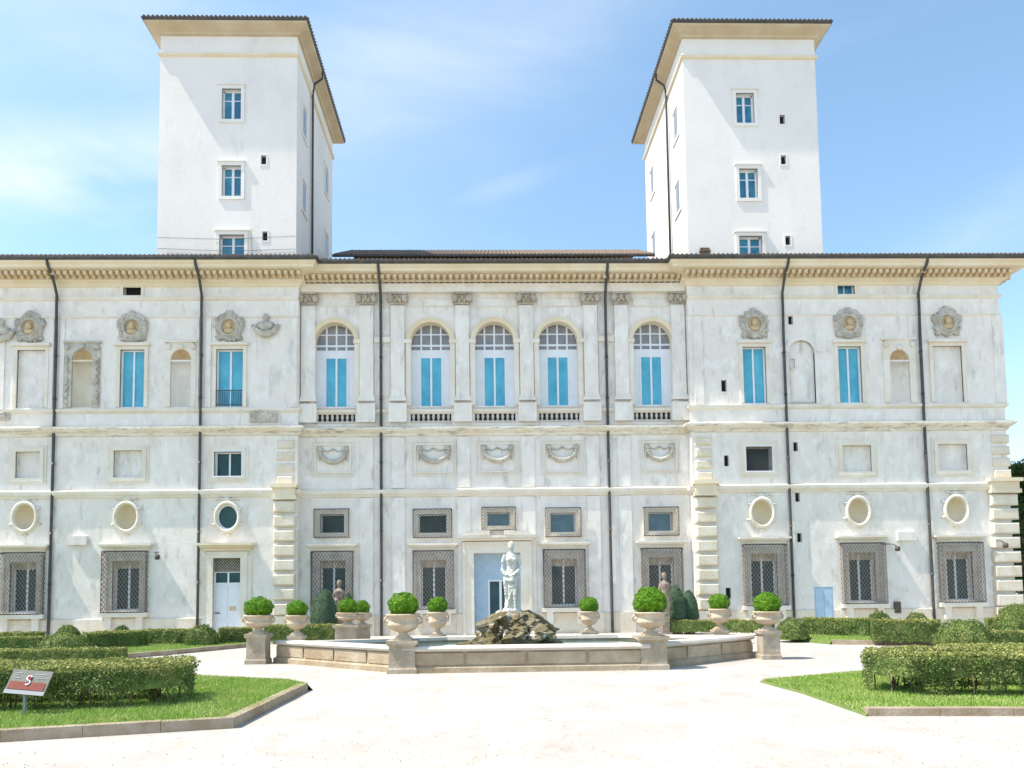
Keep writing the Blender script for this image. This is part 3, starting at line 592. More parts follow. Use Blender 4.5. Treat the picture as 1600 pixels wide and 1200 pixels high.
# statue niches
def niche(px, wpx, y0, y1, style):
    a, b = px-wpx/2, px+wpx/2; R = rect(a, b, y0, y1); cx = (R[0]+R[1])/2; hw = .47 if style != 'blank' else .62; zs = at(px, 562 if style != 'blank' else 552).z; z0 = ZB-.0
    ol = arch_outline(cx, hw, z0, zs); hole(holesW, (cx-hw-.04, cx+hw+.04, z0-.001, zs+hw+.04), .02, ol)
    m = MB(); n = 12; vs = []; fs = []
    if style == 'blank':
        m.add([(p[0], .1, p[1]) for p in ol], [tuple(range(len(ol)))], 0); m.ring(ol, ol, .0, .1)
    else:
        for z in (z0, zs):
            for i in range(n+1): t = math.pi*i/n; vs.append((cx-hw*math.cos(t), .02+.42*math.sin(t), z))
        fs = [(i, i+1, n+2+i, n+1+i) for i in range(n)]; m.add(vs, fs, 0, True)
        vs = []; fs = []
        for j in range(7):
            p = math.pi/2*j/6
            for i in range(25):
                t = math.pi*i/24; k = 1-.07*abs(math.sin(t*8)); vs.append((cx-hw*k*math.cos(t)*math.cos(p), .02+.42*k*math.sin(t)*math.cos(p), zs+hw*math.sin(p)))
        for j in range(6):
            for i in range(24): fs.append((j*25+i, j*25+i+1, (j+1)*25+i+1, (j+1)*25+i))
        m.add(vs, fs, 1, True); m.quad((cx-hw, .02, z0), (cx+hw, .02, z0), (cx+hw, .45, z0), (cx-hw, .45, z0)); m.box(cx-hw-.02, cx+hw+.02, -.04, .12, zs-.1, zs-.02)
    nc = sub(m, 'niche', ['plaster' if style != 'ornate' else 'quoin', 'ochre'], palace)
    m = MB(); sx = (R[1]-R[0])/2
    if style == 'blank':
        o2 = arch_outline(cx, hw+.22, z0, zs); m.ring([(p[0], p[1]) for p in o2], ol, -.05, .04)
        for s in (-1, 1): m.box(min(cx+s*.6, cx+s*.98), max(cx+s*.6, cx+s*.98), -.09, .04, zs+.05, zs+.3)
    else:
        zt = R[3]; pts = [(cx+sx, zs), (cx+sx, zt)] ; w = sx-hw
        for s in (-1, 1): xa, xb = sorted((cx+s*hw, cx+s*sx)); m.box(xa, xb, -.07, .05, z0, zs+.0)
        outer = [(cx+sx, zs), (cx+sx, zt), (cx, zt), (cx-sx, zt), (cx-sx, zs)]
        nn_ = 16; ins = [(cx+hw*math.cos(math.pi*i/nn_), zs+hw*math.sin(math.pi*i/nn_)) for i in range(nn_+1)]
        def oo(i):
            t = math.pi*i/nn_; c_, s_ = math.cos(t), math.sin(t); k = min(sx/abs(c_) if abs(c_) > 1e-6 else 1e9, (zt-zs)/abs(s_) if abs(s_) > 1e-6 else 1e9); return (cx+c_*k, zs+s_*k)
        outs = [oo(i) for i in range(nn_+1)]
        for i in range(nn_):
            m.quad((ins[i][0], -.08, ins[i][1]), (ins[i+1][0], -.08, ins[i+1][1]), (outs[i+1][0], -.08, outs[i+1][1]), (outs[i][0], -.08, outs[i][1]))
            m.quad((ins[i][0], -.08, ins[i][1]), (ins[i+1][0], -.08, ins[i+1][1]), (ins[i+1][0], .03, ins[i+1][1]), (ins[i][0], .03, ins[i][1]))
            m.quad((outs[i][0], -.08, outs[i][1]), (outs[i+1][0], -.08, outs[i+1][1]), (outs[i+1][0], .03, outs[i+1][1]), (outs[i][0], .03, outs[i][1]))
        m.box(cx-sx-.05, cx+sx+.05, -.14, .05, zt, zt+.09)
        m.ell((cx, -.12, zs+hw+.1), .16, .1, .12, 0, 10, 8, None, .5, 4)
        for s in (-1, 1):
            m.ell((cx+s*(sx-.14), -.1, zt-.2), .12, .08, .15, 0, 10, 8, None, .6, 4)
            if style == 'ornate':
                for k in range(7): m.ell((cx+s*(sx-.13), -.09, z0+.25+k*.33), .1, .06, .15, 0, 8, 6, None, .7, 4)
    sub(m, 'niche_surround', 'relief' if style == 'ornate' else ('travertine' if style == 'plain' else 'plaster'), nc)
niche(129, 56, 537, 632, 'ornate'); niche(283, 48, 536, 632, 'plain'); niche(1405, 50, 532, 624, 'plain'); niche(1253, 50, 528, 624, 'blank')
# small dark slots with white surrounds, lamps and boxes
for (px, py, w, h, Y) in ((1131, 603, 8, 18, 0), (1135, 720, 7, 17, 0), (1138, 927, 8, 17, 0), (1235, 500, 7, 14, 0), (1238, 568, 7, 15, 0), (1243, 698, 7, 14, 0), (1246, 777, 7, 14, 0), (1249, 840, 7, 14, 0)):
    R = rect(px-w/2, px+w/2, py-h/2, py+h/2, Y); hole(holesW, R, .15); m = MB(); m.quad((R[0], .14, R[2]), (R[1], .14, R[2]), (R[1], .14, R[3]), (R[0], .14, R[3])); m.frame(R, .03, -.015, .03, 1); sub(m, 'slot_window', ['dark', 'plaster'], palace)
for (px, py, sx) in ((252, 868, 1), (1390, 855, 1), (1556, 850, 1)):
    c = at(px, py); m = MB(); m.tube([(c.x-.15, .0, c.z+.15), (c.x-.1, -.45, c.z+.12), (c.x+.05, -.55, c.z)], .025, 6); m.lathe((c.x+.06, -.55, c.z-.22), [(.05, .24), (.11, .2), (.12, .05), (.06, 0)], 10); sub(m, 'wall_lamp', 'grille', palace)
for (px, py) in ((123, 845), (1415, 838)):
    c = at(px, py); m = MB(); m.box(c.x-.45, c.x+.42, -.17, .03, c.z-.2, c.z+.2); sub(m, 'wall_panel', 'plaster', palace)
c = at(1401, 949); m = MB(); m.box(c.x-.14, c.x+.14, -.12, .03, c.z-.26, c.z+.26); sub(m, 'meter_box', 'iron', palace)
# --- walls
m = MB(); TOPZ = 16.45
wall(m, -XR, -XI, 0, TOPZ, 0, [h for h in holesW if h[1] < 0])
m.quad((-XI, 0, 0), (-XI, YC, 0), (-XI, YC, TOPZ), (-XI, 0, TOPZ)); m.quad((-XR, 0, 0), (-XR, 20, 0), (-XR, 20, TOPZ), (-XR, 0, TOPZ))
sub(m, 'wall', 'plaster', palace)
m = MB(); wall(m, XI, XR, 0, TOPZ, 0, [h for h in holesW if h[0] > 0])
m.quad((XI, 0, 0), (XI, YC, 0), (XI, YC, TOPZ), (XI, 0, TOPZ)); m.quad((XR, 0, 0), (XR, 20, 0), (XR, 20, TOPZ), (XR, 0, TOPZ)); m.quad((-XR, 20, 0), (XR, 20, 0), (XR, 20, TOPZ), (-XR, 20, TOPZ))
sub(m, 'wall', 'plaster', palace)
m = MB(); wall(m, -XI, XI, 0, TOPZ, YC, holesC); sub(m, 'wall', 'plaster', palace)
m = MB(); m.box(-XR+.5, XR-.5, 1.3, 19.5, 0, 16.2); sub(m, 'interior_core', 'dark', palace)
# --- mouldings
def mould(name, prof, mat='travertine', path=PATH):
    m = MB(); sweep(m, path, prof); return sub(m, name, mat, palace)
PL = [(0, .96), (.07, .93), (.07, .0)]
_d = rect(333, 376, 872, 990); _s = rect(1273, 1303, 917, 975); _p = abs(at(741, 930, YC).x)+.52
for _pa in ([(-XR, 20), (-XR, 0), (_d[0]-.5, 0)], [(_d[1]+.5, 0), (-XI, 0), (-XI, YC), (-_p, YC)], [(_p, YC), (XI, YC), (XI, 0), (_s[0], 0)], [(_s[1], 0), (XR, 0), (XR, 20)]): mould('plinth', PL, 'quoin', _pa)
mould('string_course', [(0, 6.42), (.06, 6.45), (.09, 6.52), (.16, 6.58), (.18, 6.7), (.18, 6.76), (0, 6.84)])
mould('string_course', [(0, 9.28), (.07, 9.32), (.1, 9.42), (.26, 9.52), (.32, 9.6), (.32, 9.68), (0, 9.8)], 'ledge')
mould('sill_course', [(0, 10.36), (.06, 10.4), (.12, 10.46), (.13, 10.56), (0, 10.6)])
mould('frieze_moulding', [(0, 14.84), (.05, 14.88), (.05, 14.95), (0, 14.97)], path=PATH[:3]); mould('frieze_moulding', [(0, 14.84), (.05, 14.88), (.05, 14.95), (0, 14.97)], path=PATH[5:])
mould('frieze_moulding', [(0, 15.68), (.05, 15.70), (.11, 15.78), (.11, 15.85), (0, 15.88)], path=PATH[:3]); mould('frieze_moulding', [(0, 15.68), (.05, 15.70), (.11, 15.78), (.11, 15.85), (0, 15.88)], path=PATH[5:])
mould('cornice', [(0, 16.32), (.06, 16.36), (.12, 16.46), (.3, 16.56), (.3, 16.80), (.36, 16.82), (.40, 16.84), (.86, 16.92), (.88, 17.04), (.98, 17.1), (1.0, 17.2), (0, 17.22)], 'cream')
m = MB()
segs = [((-XR-.3, -.3), (-XI+.3, -.3), (0, -1)), ((-XI+.3, YC-.3), (XI-.3, YC-.3), (0, -1)), ((XI-.3, -.3), (XR+.3, -.3), (0, -1)), ((XR+.3, 0), (XR+.3, 10), (1, 0))]
for (a, b, nrm) in segs:
    a, b = Vector(a), Vector(b); Ls = (b-a).length; n = int(Ls/.29)
    for k in range(n):
        p = a+(b-a)*((k+.5)/n)
        if nrm[1]:
            m.box(p.x-.075, p.x+.075, p.y-.40, p.y+.03, 16.66, 16.84); m.box(p.x-.06, p.x+.06, p.y-.16, p.y+.03, 16.58, 16.66)
        else: m.box(p.x-.03, p.x+.40, p.y-.075, p.y+.075, 16.66, 16.84)
    sub(m, 'modillion_band', 'dentil', palace); m = MB()
mould('gutter', [(.9, 17.19), (1.06, 17.19), (1.12, 17.26), (1.12, 17.33), (.9, 17.335)], 'pipe')
# quoins
def quoin_stack(xa, xb, z0, z1, n, proud, y0=0, side=0):
    m = MB(); h = (z1-z0)/n
    for k in range(n):
        za = z0+k*h+.07; zb = z0+(k+1)*h-.07
        # rusticated block with chamfered edges
        x0, x1, yb, yf = xa, xb, y0+.03, y0-proud; c = .07
        if side > 0: x1 = xb+proud
        vs = [(x0, yb, za), (x1, yb, za), (x1, yb, zb), (x0, yb, zb), (x0, yf+c, za), (x1, yf+c, za), (x1, yf+c, zb), (x0, yf+c, zb), (x0+c, yf, za+c), (x1-c, yf, za+c), (x1-c, yf, zb-c), (x0+c, yf, zb-c)]
        m.add(vs, [(8, 9, 10, 11), (4, 5, 9, 8), (5, 6, 10, 9), (6, 7, 11, 10), (7, 4, 8, 11), (0, 1, 5, 4), (1, 2, 6, 5), (2, 3, 7, 6), (3, 0, 4, 7)])
        if side > 0: m.box(xb+.0, xb+proud-.01, y0, y0+.7, za+.01, zb-.01)
    return m
for s in (-1, 1):
    xa, xb = (-10.2, -9.2) if s < 0 else (9.2, 10.2)
    sub(quoin_stack(xa, xb, .96, 6.3, 8, .24), 'quoin_pier', 'quoin', palace)
    m = quoin_stack(xa+.1, xb-.1, 6.95, 9.15, 4, .1); sub(m, 'quoin_pier', 'quoin', palace)
    m = MB(); m.box(xa-.06, xb+.06, -.34, .03, 6.28, 6.46); m.box(xa-.0, xb+.0, -.28, .03, 6.46, 6.82); m.box(xa-.1, xb+.1, -.4, .03, 6.82, 6.98); sub(m, 'pier_capital', 'cream', palace)
    m = MB(); m.box(xa-.05, xb+.05, -.3, .03, 0, .96); sub(m, 'pier_base', 'quoin', palace)
    if s > 0:
        sub(quoin_stack(XR-1.05, XR, .96, 6.3, 8, .24, side=1), 'quoin_pier', 'quoin', palace); sub(quoin_stack(XR-.75, XR, 6.95, 9.15, 4, .1, side=1), 'quoin_pier', 'quoin', palace)
        m = MB(); m.box(XR-1.1, XR+.34, -.34, .8, 6.28, 6.46); m.box(XR-1.05, XR+.28, -.28, .8, 6.46, 6.82); m.box(XR-1.15, XR+.4, -.4, .8, 6.82, 6.98); sub(m, 'pier_capital', 'cream', palace)
        m = MB(); m.box(XR-1.1, XR+.3, -.3, .8, 0, .96); sub(m, 'pier_base', 'quoin', palace)
# downpipes
for (p, Y) in ((87, 0), (315, 0), (596, YC), (949, YC), (1226, 0), (1441, 0)):
    X = {87: at(86, 680).x, 315: at(314, 680).x, 596: at(596, 700, YC).x, 949: at(950, 700, YC).x, 1226: at(1229, 690).x, 1441: at(1443, 680).x}[p]
    m = MB(); y = Y-.42
    m.tube([(X, Y-1.0, 17.2), (X, Y-.95, 17.0), (X, Y-.55, 16.62), (X, Y-.38, 16.35), (X, Y-.16, 15.9), (X, Y-.16, 15.2), (X, Y-.12, 14.0), (X, Y-.11, 10.0), (X, Y-.11, 7.0), (X, Y-.11, 1.0), (X, Y-.15, .0)], .065, 8)
    for z in (2.5, 4.8, 8, 11, 13): m.tube([(X, Y-.11, z), (X, Y-.11, z+.1)], .08, 8)
    sub(m, 'downpipe', 'pipe', palace)
# --- roof with tile rows along the eaves
m = MB(); YE = -1.0; ZE = 17.33
def roof_sheet(m, x0, x1, ye, ze, yr, zr, inset0=0., inset1=0., step=.105):
    n = int((x1-x0)/step); rows = 5; vs = []; fs = []
    for j in range(rows+1):
        t = j/rows
        for i in range(n+1):
            u = i/n; xa = x0+inset0*t; xb = x1-inset1*t; x = xa+(xb-xa)*u; z = ze+(zr-ze)*t+(.05 if i % 2 else -.02)+random.uniform(-.006, .006); vs.append((x, ye+(yr-ye)*t, z))
    for j in range(rows):
        for i in range(n): fs.append((j*(n+1)+i, j*(n+1)+i+1, (j+1)*(n+1)+i+1, (j+1)*(n+1)+i))
    for i in range(n): a = vs[i]; b = vs[i+1]; m.quad((a[0], a[1], ze-.06), (b[0], b[1], ze-.06), b, a)
    m.add(vs, fs)
roof_sheet(m, -XR-1.05, -XI+1.0, -1.08, 17.38, 9, 19.4, 6, 0); roof_sheet(m, XI-1.0, XR+1.05, -1.08, 17.38, 9, 19.4, 0, 6)
zr = at(774, 392, 6).z
roof_sheet(m, -XI+.9, XI-.9, YC-1.08, 17.38, 3, 18.2)
m.quad((XR+1.05, -1.0, 17.38), (XR+1.05, 21, 17.38), (XR-5, 13, 19.4), (XR-5, 9, 19.4)); m.quad((-XR-1.05, -1.0, 17.38), (-XR-1.05, 21, 17.38), (-XR+5, 13, 19.4), (-XR+5, 9, 19.4))
m.quad((-XR-1.05, 21, 17.38), (XR+1.05, 21, 17.38), (XR-5, 13, 19.4), (-XR+5, 13, 19.4)); m.quad((-XR+5, 9, 19.4), (XR-5, 9, 19.4), (XR-5, 13, 19.4), (-XR+5, 13, 19.4))
rf = sub(m, 'roof', 'tile', palace)
# higher roof of the hall between the towers
m = MB(); Yh = 4.; a0 = at(520, 397, Yh); a1 = at(1022, 397, Yh); zt = at(774, 391, Yh+2).z
m.box(a0.x+.4, a1.x-.3, Yh+.4, 18, 17.2, a0.z-.1, 1)
roof_sheet(m, a0.x, a1.x, Yh, a0.z, Yh+2, zt, .6, .5); m.box(a0.x-.02, a1.x+.02, Yh-.1, Yh+.05, a0.z-.14, a0.z-.05, 2)
m.quad((a0.x+.6, Yh+2, zt), (a1.x-.5, Yh+2, zt), (a1.x-.5, 18, zt), (a0.x+.6, 18, zt))
sub(m, 'hall_roof', ['tile', 'quoin', 'pipe'], palace)
c = at(1105, 400, -.2); m = MB(); m.box(c.x-.2, c.x+.2, .1, .5, 17.3, 18.05); m.box(c.x-.26, c.x+.26, .04, .56, 18.05, 18.13); m.box(c.x-.22, c.x+.22, .08, .52, 18.13, 18.25); sub(m, 'chimney', 'tile', rf)
# --- towers
YT = .2; TX0, TX1, TD = 9.33, 15.85, 8.3
ZB1 = at(360, 86, YT).z; ZSF = at(360, 57, YT).z; OE = .6; ZEV = at(350, 29, YT-OE).z
for s in (-1, 1):
    tw = bpy.data.objects.new('tower', None); COL.objects.link(tw); tw.parent = palace; tw['label'] = 'left square tower with tiled roof' if s < 0 else 'right square tower with tiled roof'
    x0, x1 = (-TX1, -TX0) if s < 0 else (TX0, TX1); hl = []
    for (a, b, y0, y1) in (((347, 377, 139, 187), (347, 377, 259, 307), (343, 382, 367, 415)) if s < 0 else ((1150, 1178, 146, 193), (1155, 1184, 264, 310), (1155, 1191, 369, 415))):
        R = rect(a, b, y0, y1, YT); hole(hl, R, .3); m = MB()
        m.frame(R, .16, YT-.06, YT+.05); m.box(R[0]-.22, R[1]+.22, YT-.12, YT+.05, R[3]+.16, R[3]+.22)
        m.box(R[0], R[0]+.06, YT+.2, YT+.26, R[2], R[3], 1); m.box(R[1]-.06, R[1], YT+.2, YT+.26, R[2], R[3], 1); xm = (R[0]+R[1])/2; m.box(xm-.06, xm+.06, YT+.19, YT+.26, R[2], R[3], 1)
        m.box(R[0], R[1], YT+.2, YT+.26, R[3]-.06, R[3], 1); m.box(R[0], R[1], YT+.21, YT+.25, (R[2]+R[3])/2-.02+.3, (R[2]+R[3])/2+.02+.3, 1)
        m.quad((R[0], YT+.24, R[2]), (R[1], YT+.24, R[2]), (R[1], YT+.24, R[3]), (R[0], YT+.24, R[3]), 2); sub(m, 'window', ['tower_plaster', 'white', 'towerglass'], tw)
    for (px, py) in (((412, 250), (414, 369)) if s < 0 else ((1222, 187), (1224, 250), (1231, 376))):
        R = rect(px-4, px+4, py-7, py+7, YT); hole(hl, R, .15); m = MB(); m.quad((R[0], YT+.14, R[2]), (R[1], YT+.14, R[2]), (R[1], YT+.14, R[3]), (R[0], YT+.14, R[3])); m.frame(R, .07, YT-.02, YT+.03, 1); sub(m, 'slot_window', ['dark', 'tower_plaster'], tw)
    m = MB(); wall(m, x0, x1, 16.8, ZSF+.3, YT, hl)
    for x in (x0, x1): m.quad((x, YT, 16.8), (x, YT+TD, 16.8), (x, YT+TD, ZSF+.3), (x, YT, ZSF+.3))
    m.quad((x0, YT+TD, 16.8), (x1, YT+TD, 16.8), (x1, YT+TD, ZSF+.3), (x0, YT+TD, ZSF+.3)); sub(m, 'wall', 'tower_plaster', tw)
    loop = [(x0, YT), (x1, YT), (x1, YT+TD), (x0, YT+TD)]
    m = MB(); sweep(m, loop, [(0, ZB1-.12), (.1, ZB1-.06), (.12, ZB1+.04), (0, ZB1+.1)], 0, True); sub(m, 'string_course', 'cream', tw)
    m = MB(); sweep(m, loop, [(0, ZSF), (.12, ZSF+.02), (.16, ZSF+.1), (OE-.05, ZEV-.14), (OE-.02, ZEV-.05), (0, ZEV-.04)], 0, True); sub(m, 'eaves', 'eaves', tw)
    m = MB(); sweep(m, loop, [(OE-.05, ZEV-.06), (OE+.02, ZEV-.05), (OE+.06, ZEV+.02), (OE+.06, ZEV+.06), (OE-.05, ZEV+.065)], 0, True); sub(m, 'gutter', 'pipe', tw)
    m = MB(); e = OE+.03; xm, ym = (x0+x1)/2, YT+TD/2; C4 = [(x0-e, YT-e), (x1+e, YT-e), (x1+e, YT+TD+e), (x0-e, YT+TD+e)]
    rid = [(xm, ym-1.2, ZEV+1.5), (xm, ym+1.2, ZEV+1.5)]; V4 = [(*c, ZEV+.09) for c in C4]+rid; m.add(V4, [(0, 1, 4), (1, 2, 5, 4), (2, 3, 5), (3, 0, 4, 5)])
    for i in range(4):
        a, b = Vector(C4[i]), Vector(C4[(i+1) % 4]); n = int((b-a).length/.21)
        for k in range(n): p = a+(b-a)*((k+.5)/n); m.ell((p.x, p.y, ZEV+.09), .075, .075, .05, 0, 6, 4)
    sub(m, 'tower_roof', 'tile', tw)
    # inner side: windows, downpipe
    X = -TX0 if s < 0 else TX0; d = 1 if s < 0 else -1   # outward direction of the inner side
    ys = (YT+1.45, YT+4.1, YT+6.6); zz = [at(360, 162, YT).z, at(360, 283, YT).z, at(360, 395, YT).z]
    for (yy, z) in [(ys[0], zz[0]), (ys[0], zz[1]), (ys[2], zz[0]), (ys[2], zz[1]), (ys[2], zz[2])]:
        m = MB(); xa, xb = sorted((X-d*.02, X+d*.06)); w, h = .45, .75
        m.box(xa, xb, yy-w-.15, yy-w, z-h-.15, z+h+.15); m.box(xa, xb, yy+w, yy+w+.15, z-h-.15, z+h+.15); m.box(xa, xb, yy-w, yy+w, z+h, z+h+.15); m.box(xa, xb, yy-w, yy+w, z-h-.15, z-h)
        xg = X+d*.008; m.quad((xg, yy-w, z-h), (xg, yy+w, z-h), (xg, yy+w, z+h), (xg, yy-w, z+h), 1); sub(m, 'window', ['tower_plaster', 'tower_plaster'], tw)
        m = MB(); xg = X+d*.012; m.quad((xg, yy-w+.1, z-h+.1), (xg, yy+w-.1, z-h+.1), (xg, yy+w-.1, z+h-.1), (xg, yy-w+.1, z+h-.1)); sub(m, 'pane', 'fanglass', tw)
    m = MB(); yy = YT+2.75; m.tube([(X+d*(OE), yy+.1, ZEV-.05), (X+d*.6, yy, ZSF-.1), (X+d*.2, yy, ZSF-.4), (X+d*.12, yy, ZSF-.9), (X+d*.12, yy, 17.2)], .06, 8); sub(m, 'downpipe', 'pipe', tw)
    if s < 0:
        m = MB()
        for (ya, yb) in ((371, 371), (388, 391)):
            A = at(245, ya, YT-.08); B = at(462, yb-2, YT-.08); m.tube([A, (A+B)/2+Vector((0, 0, -.12)), B], .008, 5)
        A = at(392, 358, YT-.06); B = at(394, 396, YT-.06); m.tube([A, B], .008, 5); sub(m, 'lightning_wire', 'grille', tw)

m = MB(); sweep(m, [(-XI+.02, YC), (XI-.02, YC)], [(0, 16.22), (.10, 16.24), (.12, 16.30), (0, 16.31)]); sub(m, 'shadow_line', 'relief', palace)  # dark strip modelled in place of the shadow line under the centre cornice
# ------------------------------------------------------------------ ground
m = MB(); m.add([(-600, -120, 0), (600, -120, 0), (600, 900, 0), (-600, 900, 0)], [(0, 1, 2, 3)]); tag(m.build('ground', 'gravel'), kind='structure')
def pip(x, y, poly):
    c = False; n = len(poly)
    for i in range(n):
        x1, y1 = poly[i]; x2, y2 = poly[(i+1) % n]
        if (y1 > y) != (y2 > y) and x < (x2-x1)*(y-y1)/(y2-y1)+x1: c = not c
    return c
def lawn_bed(pix, kerb_edges, dens, hgt=.12, kw=.16, kh=.15, blade=.05):
    poly = [tuple(gr(*p)[:2]) if len(p) == 2 else (p[0], p[1]) for p in pix]
    m = MB(); m.prism(poly, -.05, hgt); ed = {tuple(sorted(e)) for e in kerb_edges}; cx0 = sum(p[0] for p in poly)/len(poly); cy0 = sum(p[1] for p in poly)/len(poly)
    for i in range(len(poly)):
        j = (i+1) % len(poly)
        if tuple(sorted((i, j))) in ed: continue
        a, b = poly[i], poly[j]; k_ = .05+hgt*.6; A = Vector((a[0]-cx0, a[1]-cy0)).normalized()*k_; B = Vector((b[0]-cx0, b[1]-cy0)).normalized()*k_
        m.quad((a[0], a[1], hgt), (b[0], b[1], hgt), (b[0]+B.x, b[1]+B.y, -.02), (a[0]+A.x, a[1]+A.y, -.02))
    o = m.build('lawn', 'soil'); tag(o, kind='structure')
    m = MB()
    for (i, j) in kerb_edges:
        a, b = Vector(poly[i]), Vector(poly[j]); d = (b-a).normalized(); nrm = Vector((d.y, -d.x)); Ls = (b-a).length; n = max(1, round(Ls/1.1))
        ctr = Vector((sum(p[0] for p in poly)/len(poly), sum(p[1] for p in poly)/len(poly)))
        if (a-ctr).dot(nrm) < 0: nrm = -nrm
        for k in range(n):
            p = a+d*(Ls*k/n+.004); q = a+d*(Ls*(k+1)/n-.004); e = kw
            m.prism([tuple(p+nrm*.005), tuple(q+nrm*.005), tuple(q-nrm*e), tuple(p-nrm*e)], -.03, kh+random.uniform(-.004, .004))
    if m.f: tag(m.build('kerb', 'kerb'), kind='structure')
    xs = [p[0] for p in poly]; ys = [p[1] for p in poly]; vs = []; fs = []
    A = (max(xs)-min(xs))*(max(ys)-min(ys))
    n = int(A*dens)
    X = rng.uniform(min(xs), max(xs), n); Y = rng.uniform(min(ys), max(ys), n)
    for x, y in zip(X, Y):
        if not pip(x, y, poly): continue
        t = random.uniform(0, 2*math.pi); w = .006+.004*random.random(); h = blade*random.uniform(.5, 1.2); lx, ly = random.gauss(0, .022), random.gauss(0, .022)
        k = len(vs); cx, sy = math.cos(t)*w, math.sin(t)*w
        vs += [(x-cx, y-sy, hgt-.005), (x+cx, y+sy, hgt-.005), (x+lx, y+ly, hgt+h)]; fs.append((k, k+1, k+2))
    g = MB(); g.v = vs; g.f = fs; g.m = [0]*len(fs); g.sm = [False]*len(fs)
    tag(g.build('grass', 'grass'), kind='stuff', label='short mown green grass on the garden lawns', cat='grass')
LAWN_L = [(-420, 1182), (0, 1160), (366, 1138), (481, 1079), (452, 1072), (300, 1064), (60, 1060), (-420, 1062)]
lawn_bed(LAWN_L, [(0, 1), (1, 2), (2, 3)], 2600)
LAWN_R = [(1190, 1066), (1260, 1085), (1356, 1119), (1700, 1119), (2000, 1119), (2000, 1040), (1600, 1046), (1345, 1052)]
lawn_bed(LAWN_R, [(2, 3), (3, 4)], 2600, hgt=.04, kh=.11)
lawn_bed([(-300, 1042), (0, 1037), (190, 1030), (280, 1022), (392, 1011), (392, 1003), (-300, 1008)], [(1, 2), (2, 3), (3, 4)], 700, blade=.06)
lawn_bed([(1215, 999), (1300, 1007), (1480, 1009), (2000, 1015), (2000, 990), (1215, 990)], [(1, 2), (2, 3)], 700, blade=.06)
lawn_bed([(410, 1004), (525, 1003), (525, 996), (410, 997)], [], 500)

vs = []; fs = []
for _ in range(9000):
    t = random.random()**1.6; y = -CD+5.2+t*22; x = random.uniform(-1, 1)*(2.6+(y+CD)*.72)+.3
    if any(pip(x, y, [tuple(gr(*p)[:2]) for p in PL_]) for PL_ in (LAWN_L[:6], LAWN_R)) or (-6.7 < x < 7 and -16.7 < y < -8): continue
    r = random.uniform(.004, .013); k = len(vs); a = random.uniform(0, 6.3); vs += [(x+r*math.cos(a), y+r*math.sin(a), .001), (x+r*math.cos(a+2.1), y+r*math.sin(a+2.1), .001), (x+r*math.cos(a+4.2), y+r*math.sin(a+4.2), .001), (x, y, r*.9)]; fs += [(k, k+1, k+3), (k+1, k+2, k+3), (k+2, k, k+3)]
m = MB(); m.v = vs; m.f = fs; m.m = [0]*len(fs); m.sm = [False]*len(fs); tag(m.build('loose_gravel', 'kerb'), 'loose grey brown gravel stones strewn over the pale forecourt', 'gravel', kind='stuff')
# ------------------------------------------------------------------ foliage
def leafmesh(P, Nn, size, jit=.7):
    """one small leaf (bent quad) per point"""
    n = len(P); r = rng.normal(size=(n, 3)); d = Nn*1.0+r*jit; d /= np.linalg.norm(d, axis=1)[:, None]
    a = np.cross(d, rng.normal(size=(n, 3))); a /= np.linalg.norm(a, axis=1)[:, None]; b = np.cross(d, a)
    s = size*(.6+.8*rng.random(n))[:, None]
    v = np.stack([P-a*s*.5, P+b*s*.32+d*s*.08, P+a*s*.5, P-b*s*.32+d*s*.08], 1).reshape(-1, 3)
    return v
def leaf_object(name, V, mat, core=None, tips=None):
    n4 = len(V)//4; cv = core.v if core else []; cf = core.f if core else []
    me = bpy.data.meshes.new(name); base = len(cv)
    verts = np.concatenate([np.array(cv, dtype=float).reshape(-1, 3), V]) if base else V
    faces = list(cf)+[tuple(base+4*i+k for k in range(4)) for i in range(n4)]
    me.from_pydata(verts.tolist(), [], faces); me.update(); me.materials.append(MT[mat])
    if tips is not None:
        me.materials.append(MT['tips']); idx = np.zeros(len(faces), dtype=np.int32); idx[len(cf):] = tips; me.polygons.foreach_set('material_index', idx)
    o = bpy.data.objects.new(name, me); COL.objects.link(o); return o
def settle(o, root):
    off = Vector(root.location); o.data.transform(Matrix.Translation(-off)); o.parent = root
def nse(p, s): return noise.noise(Vector(p)*s)
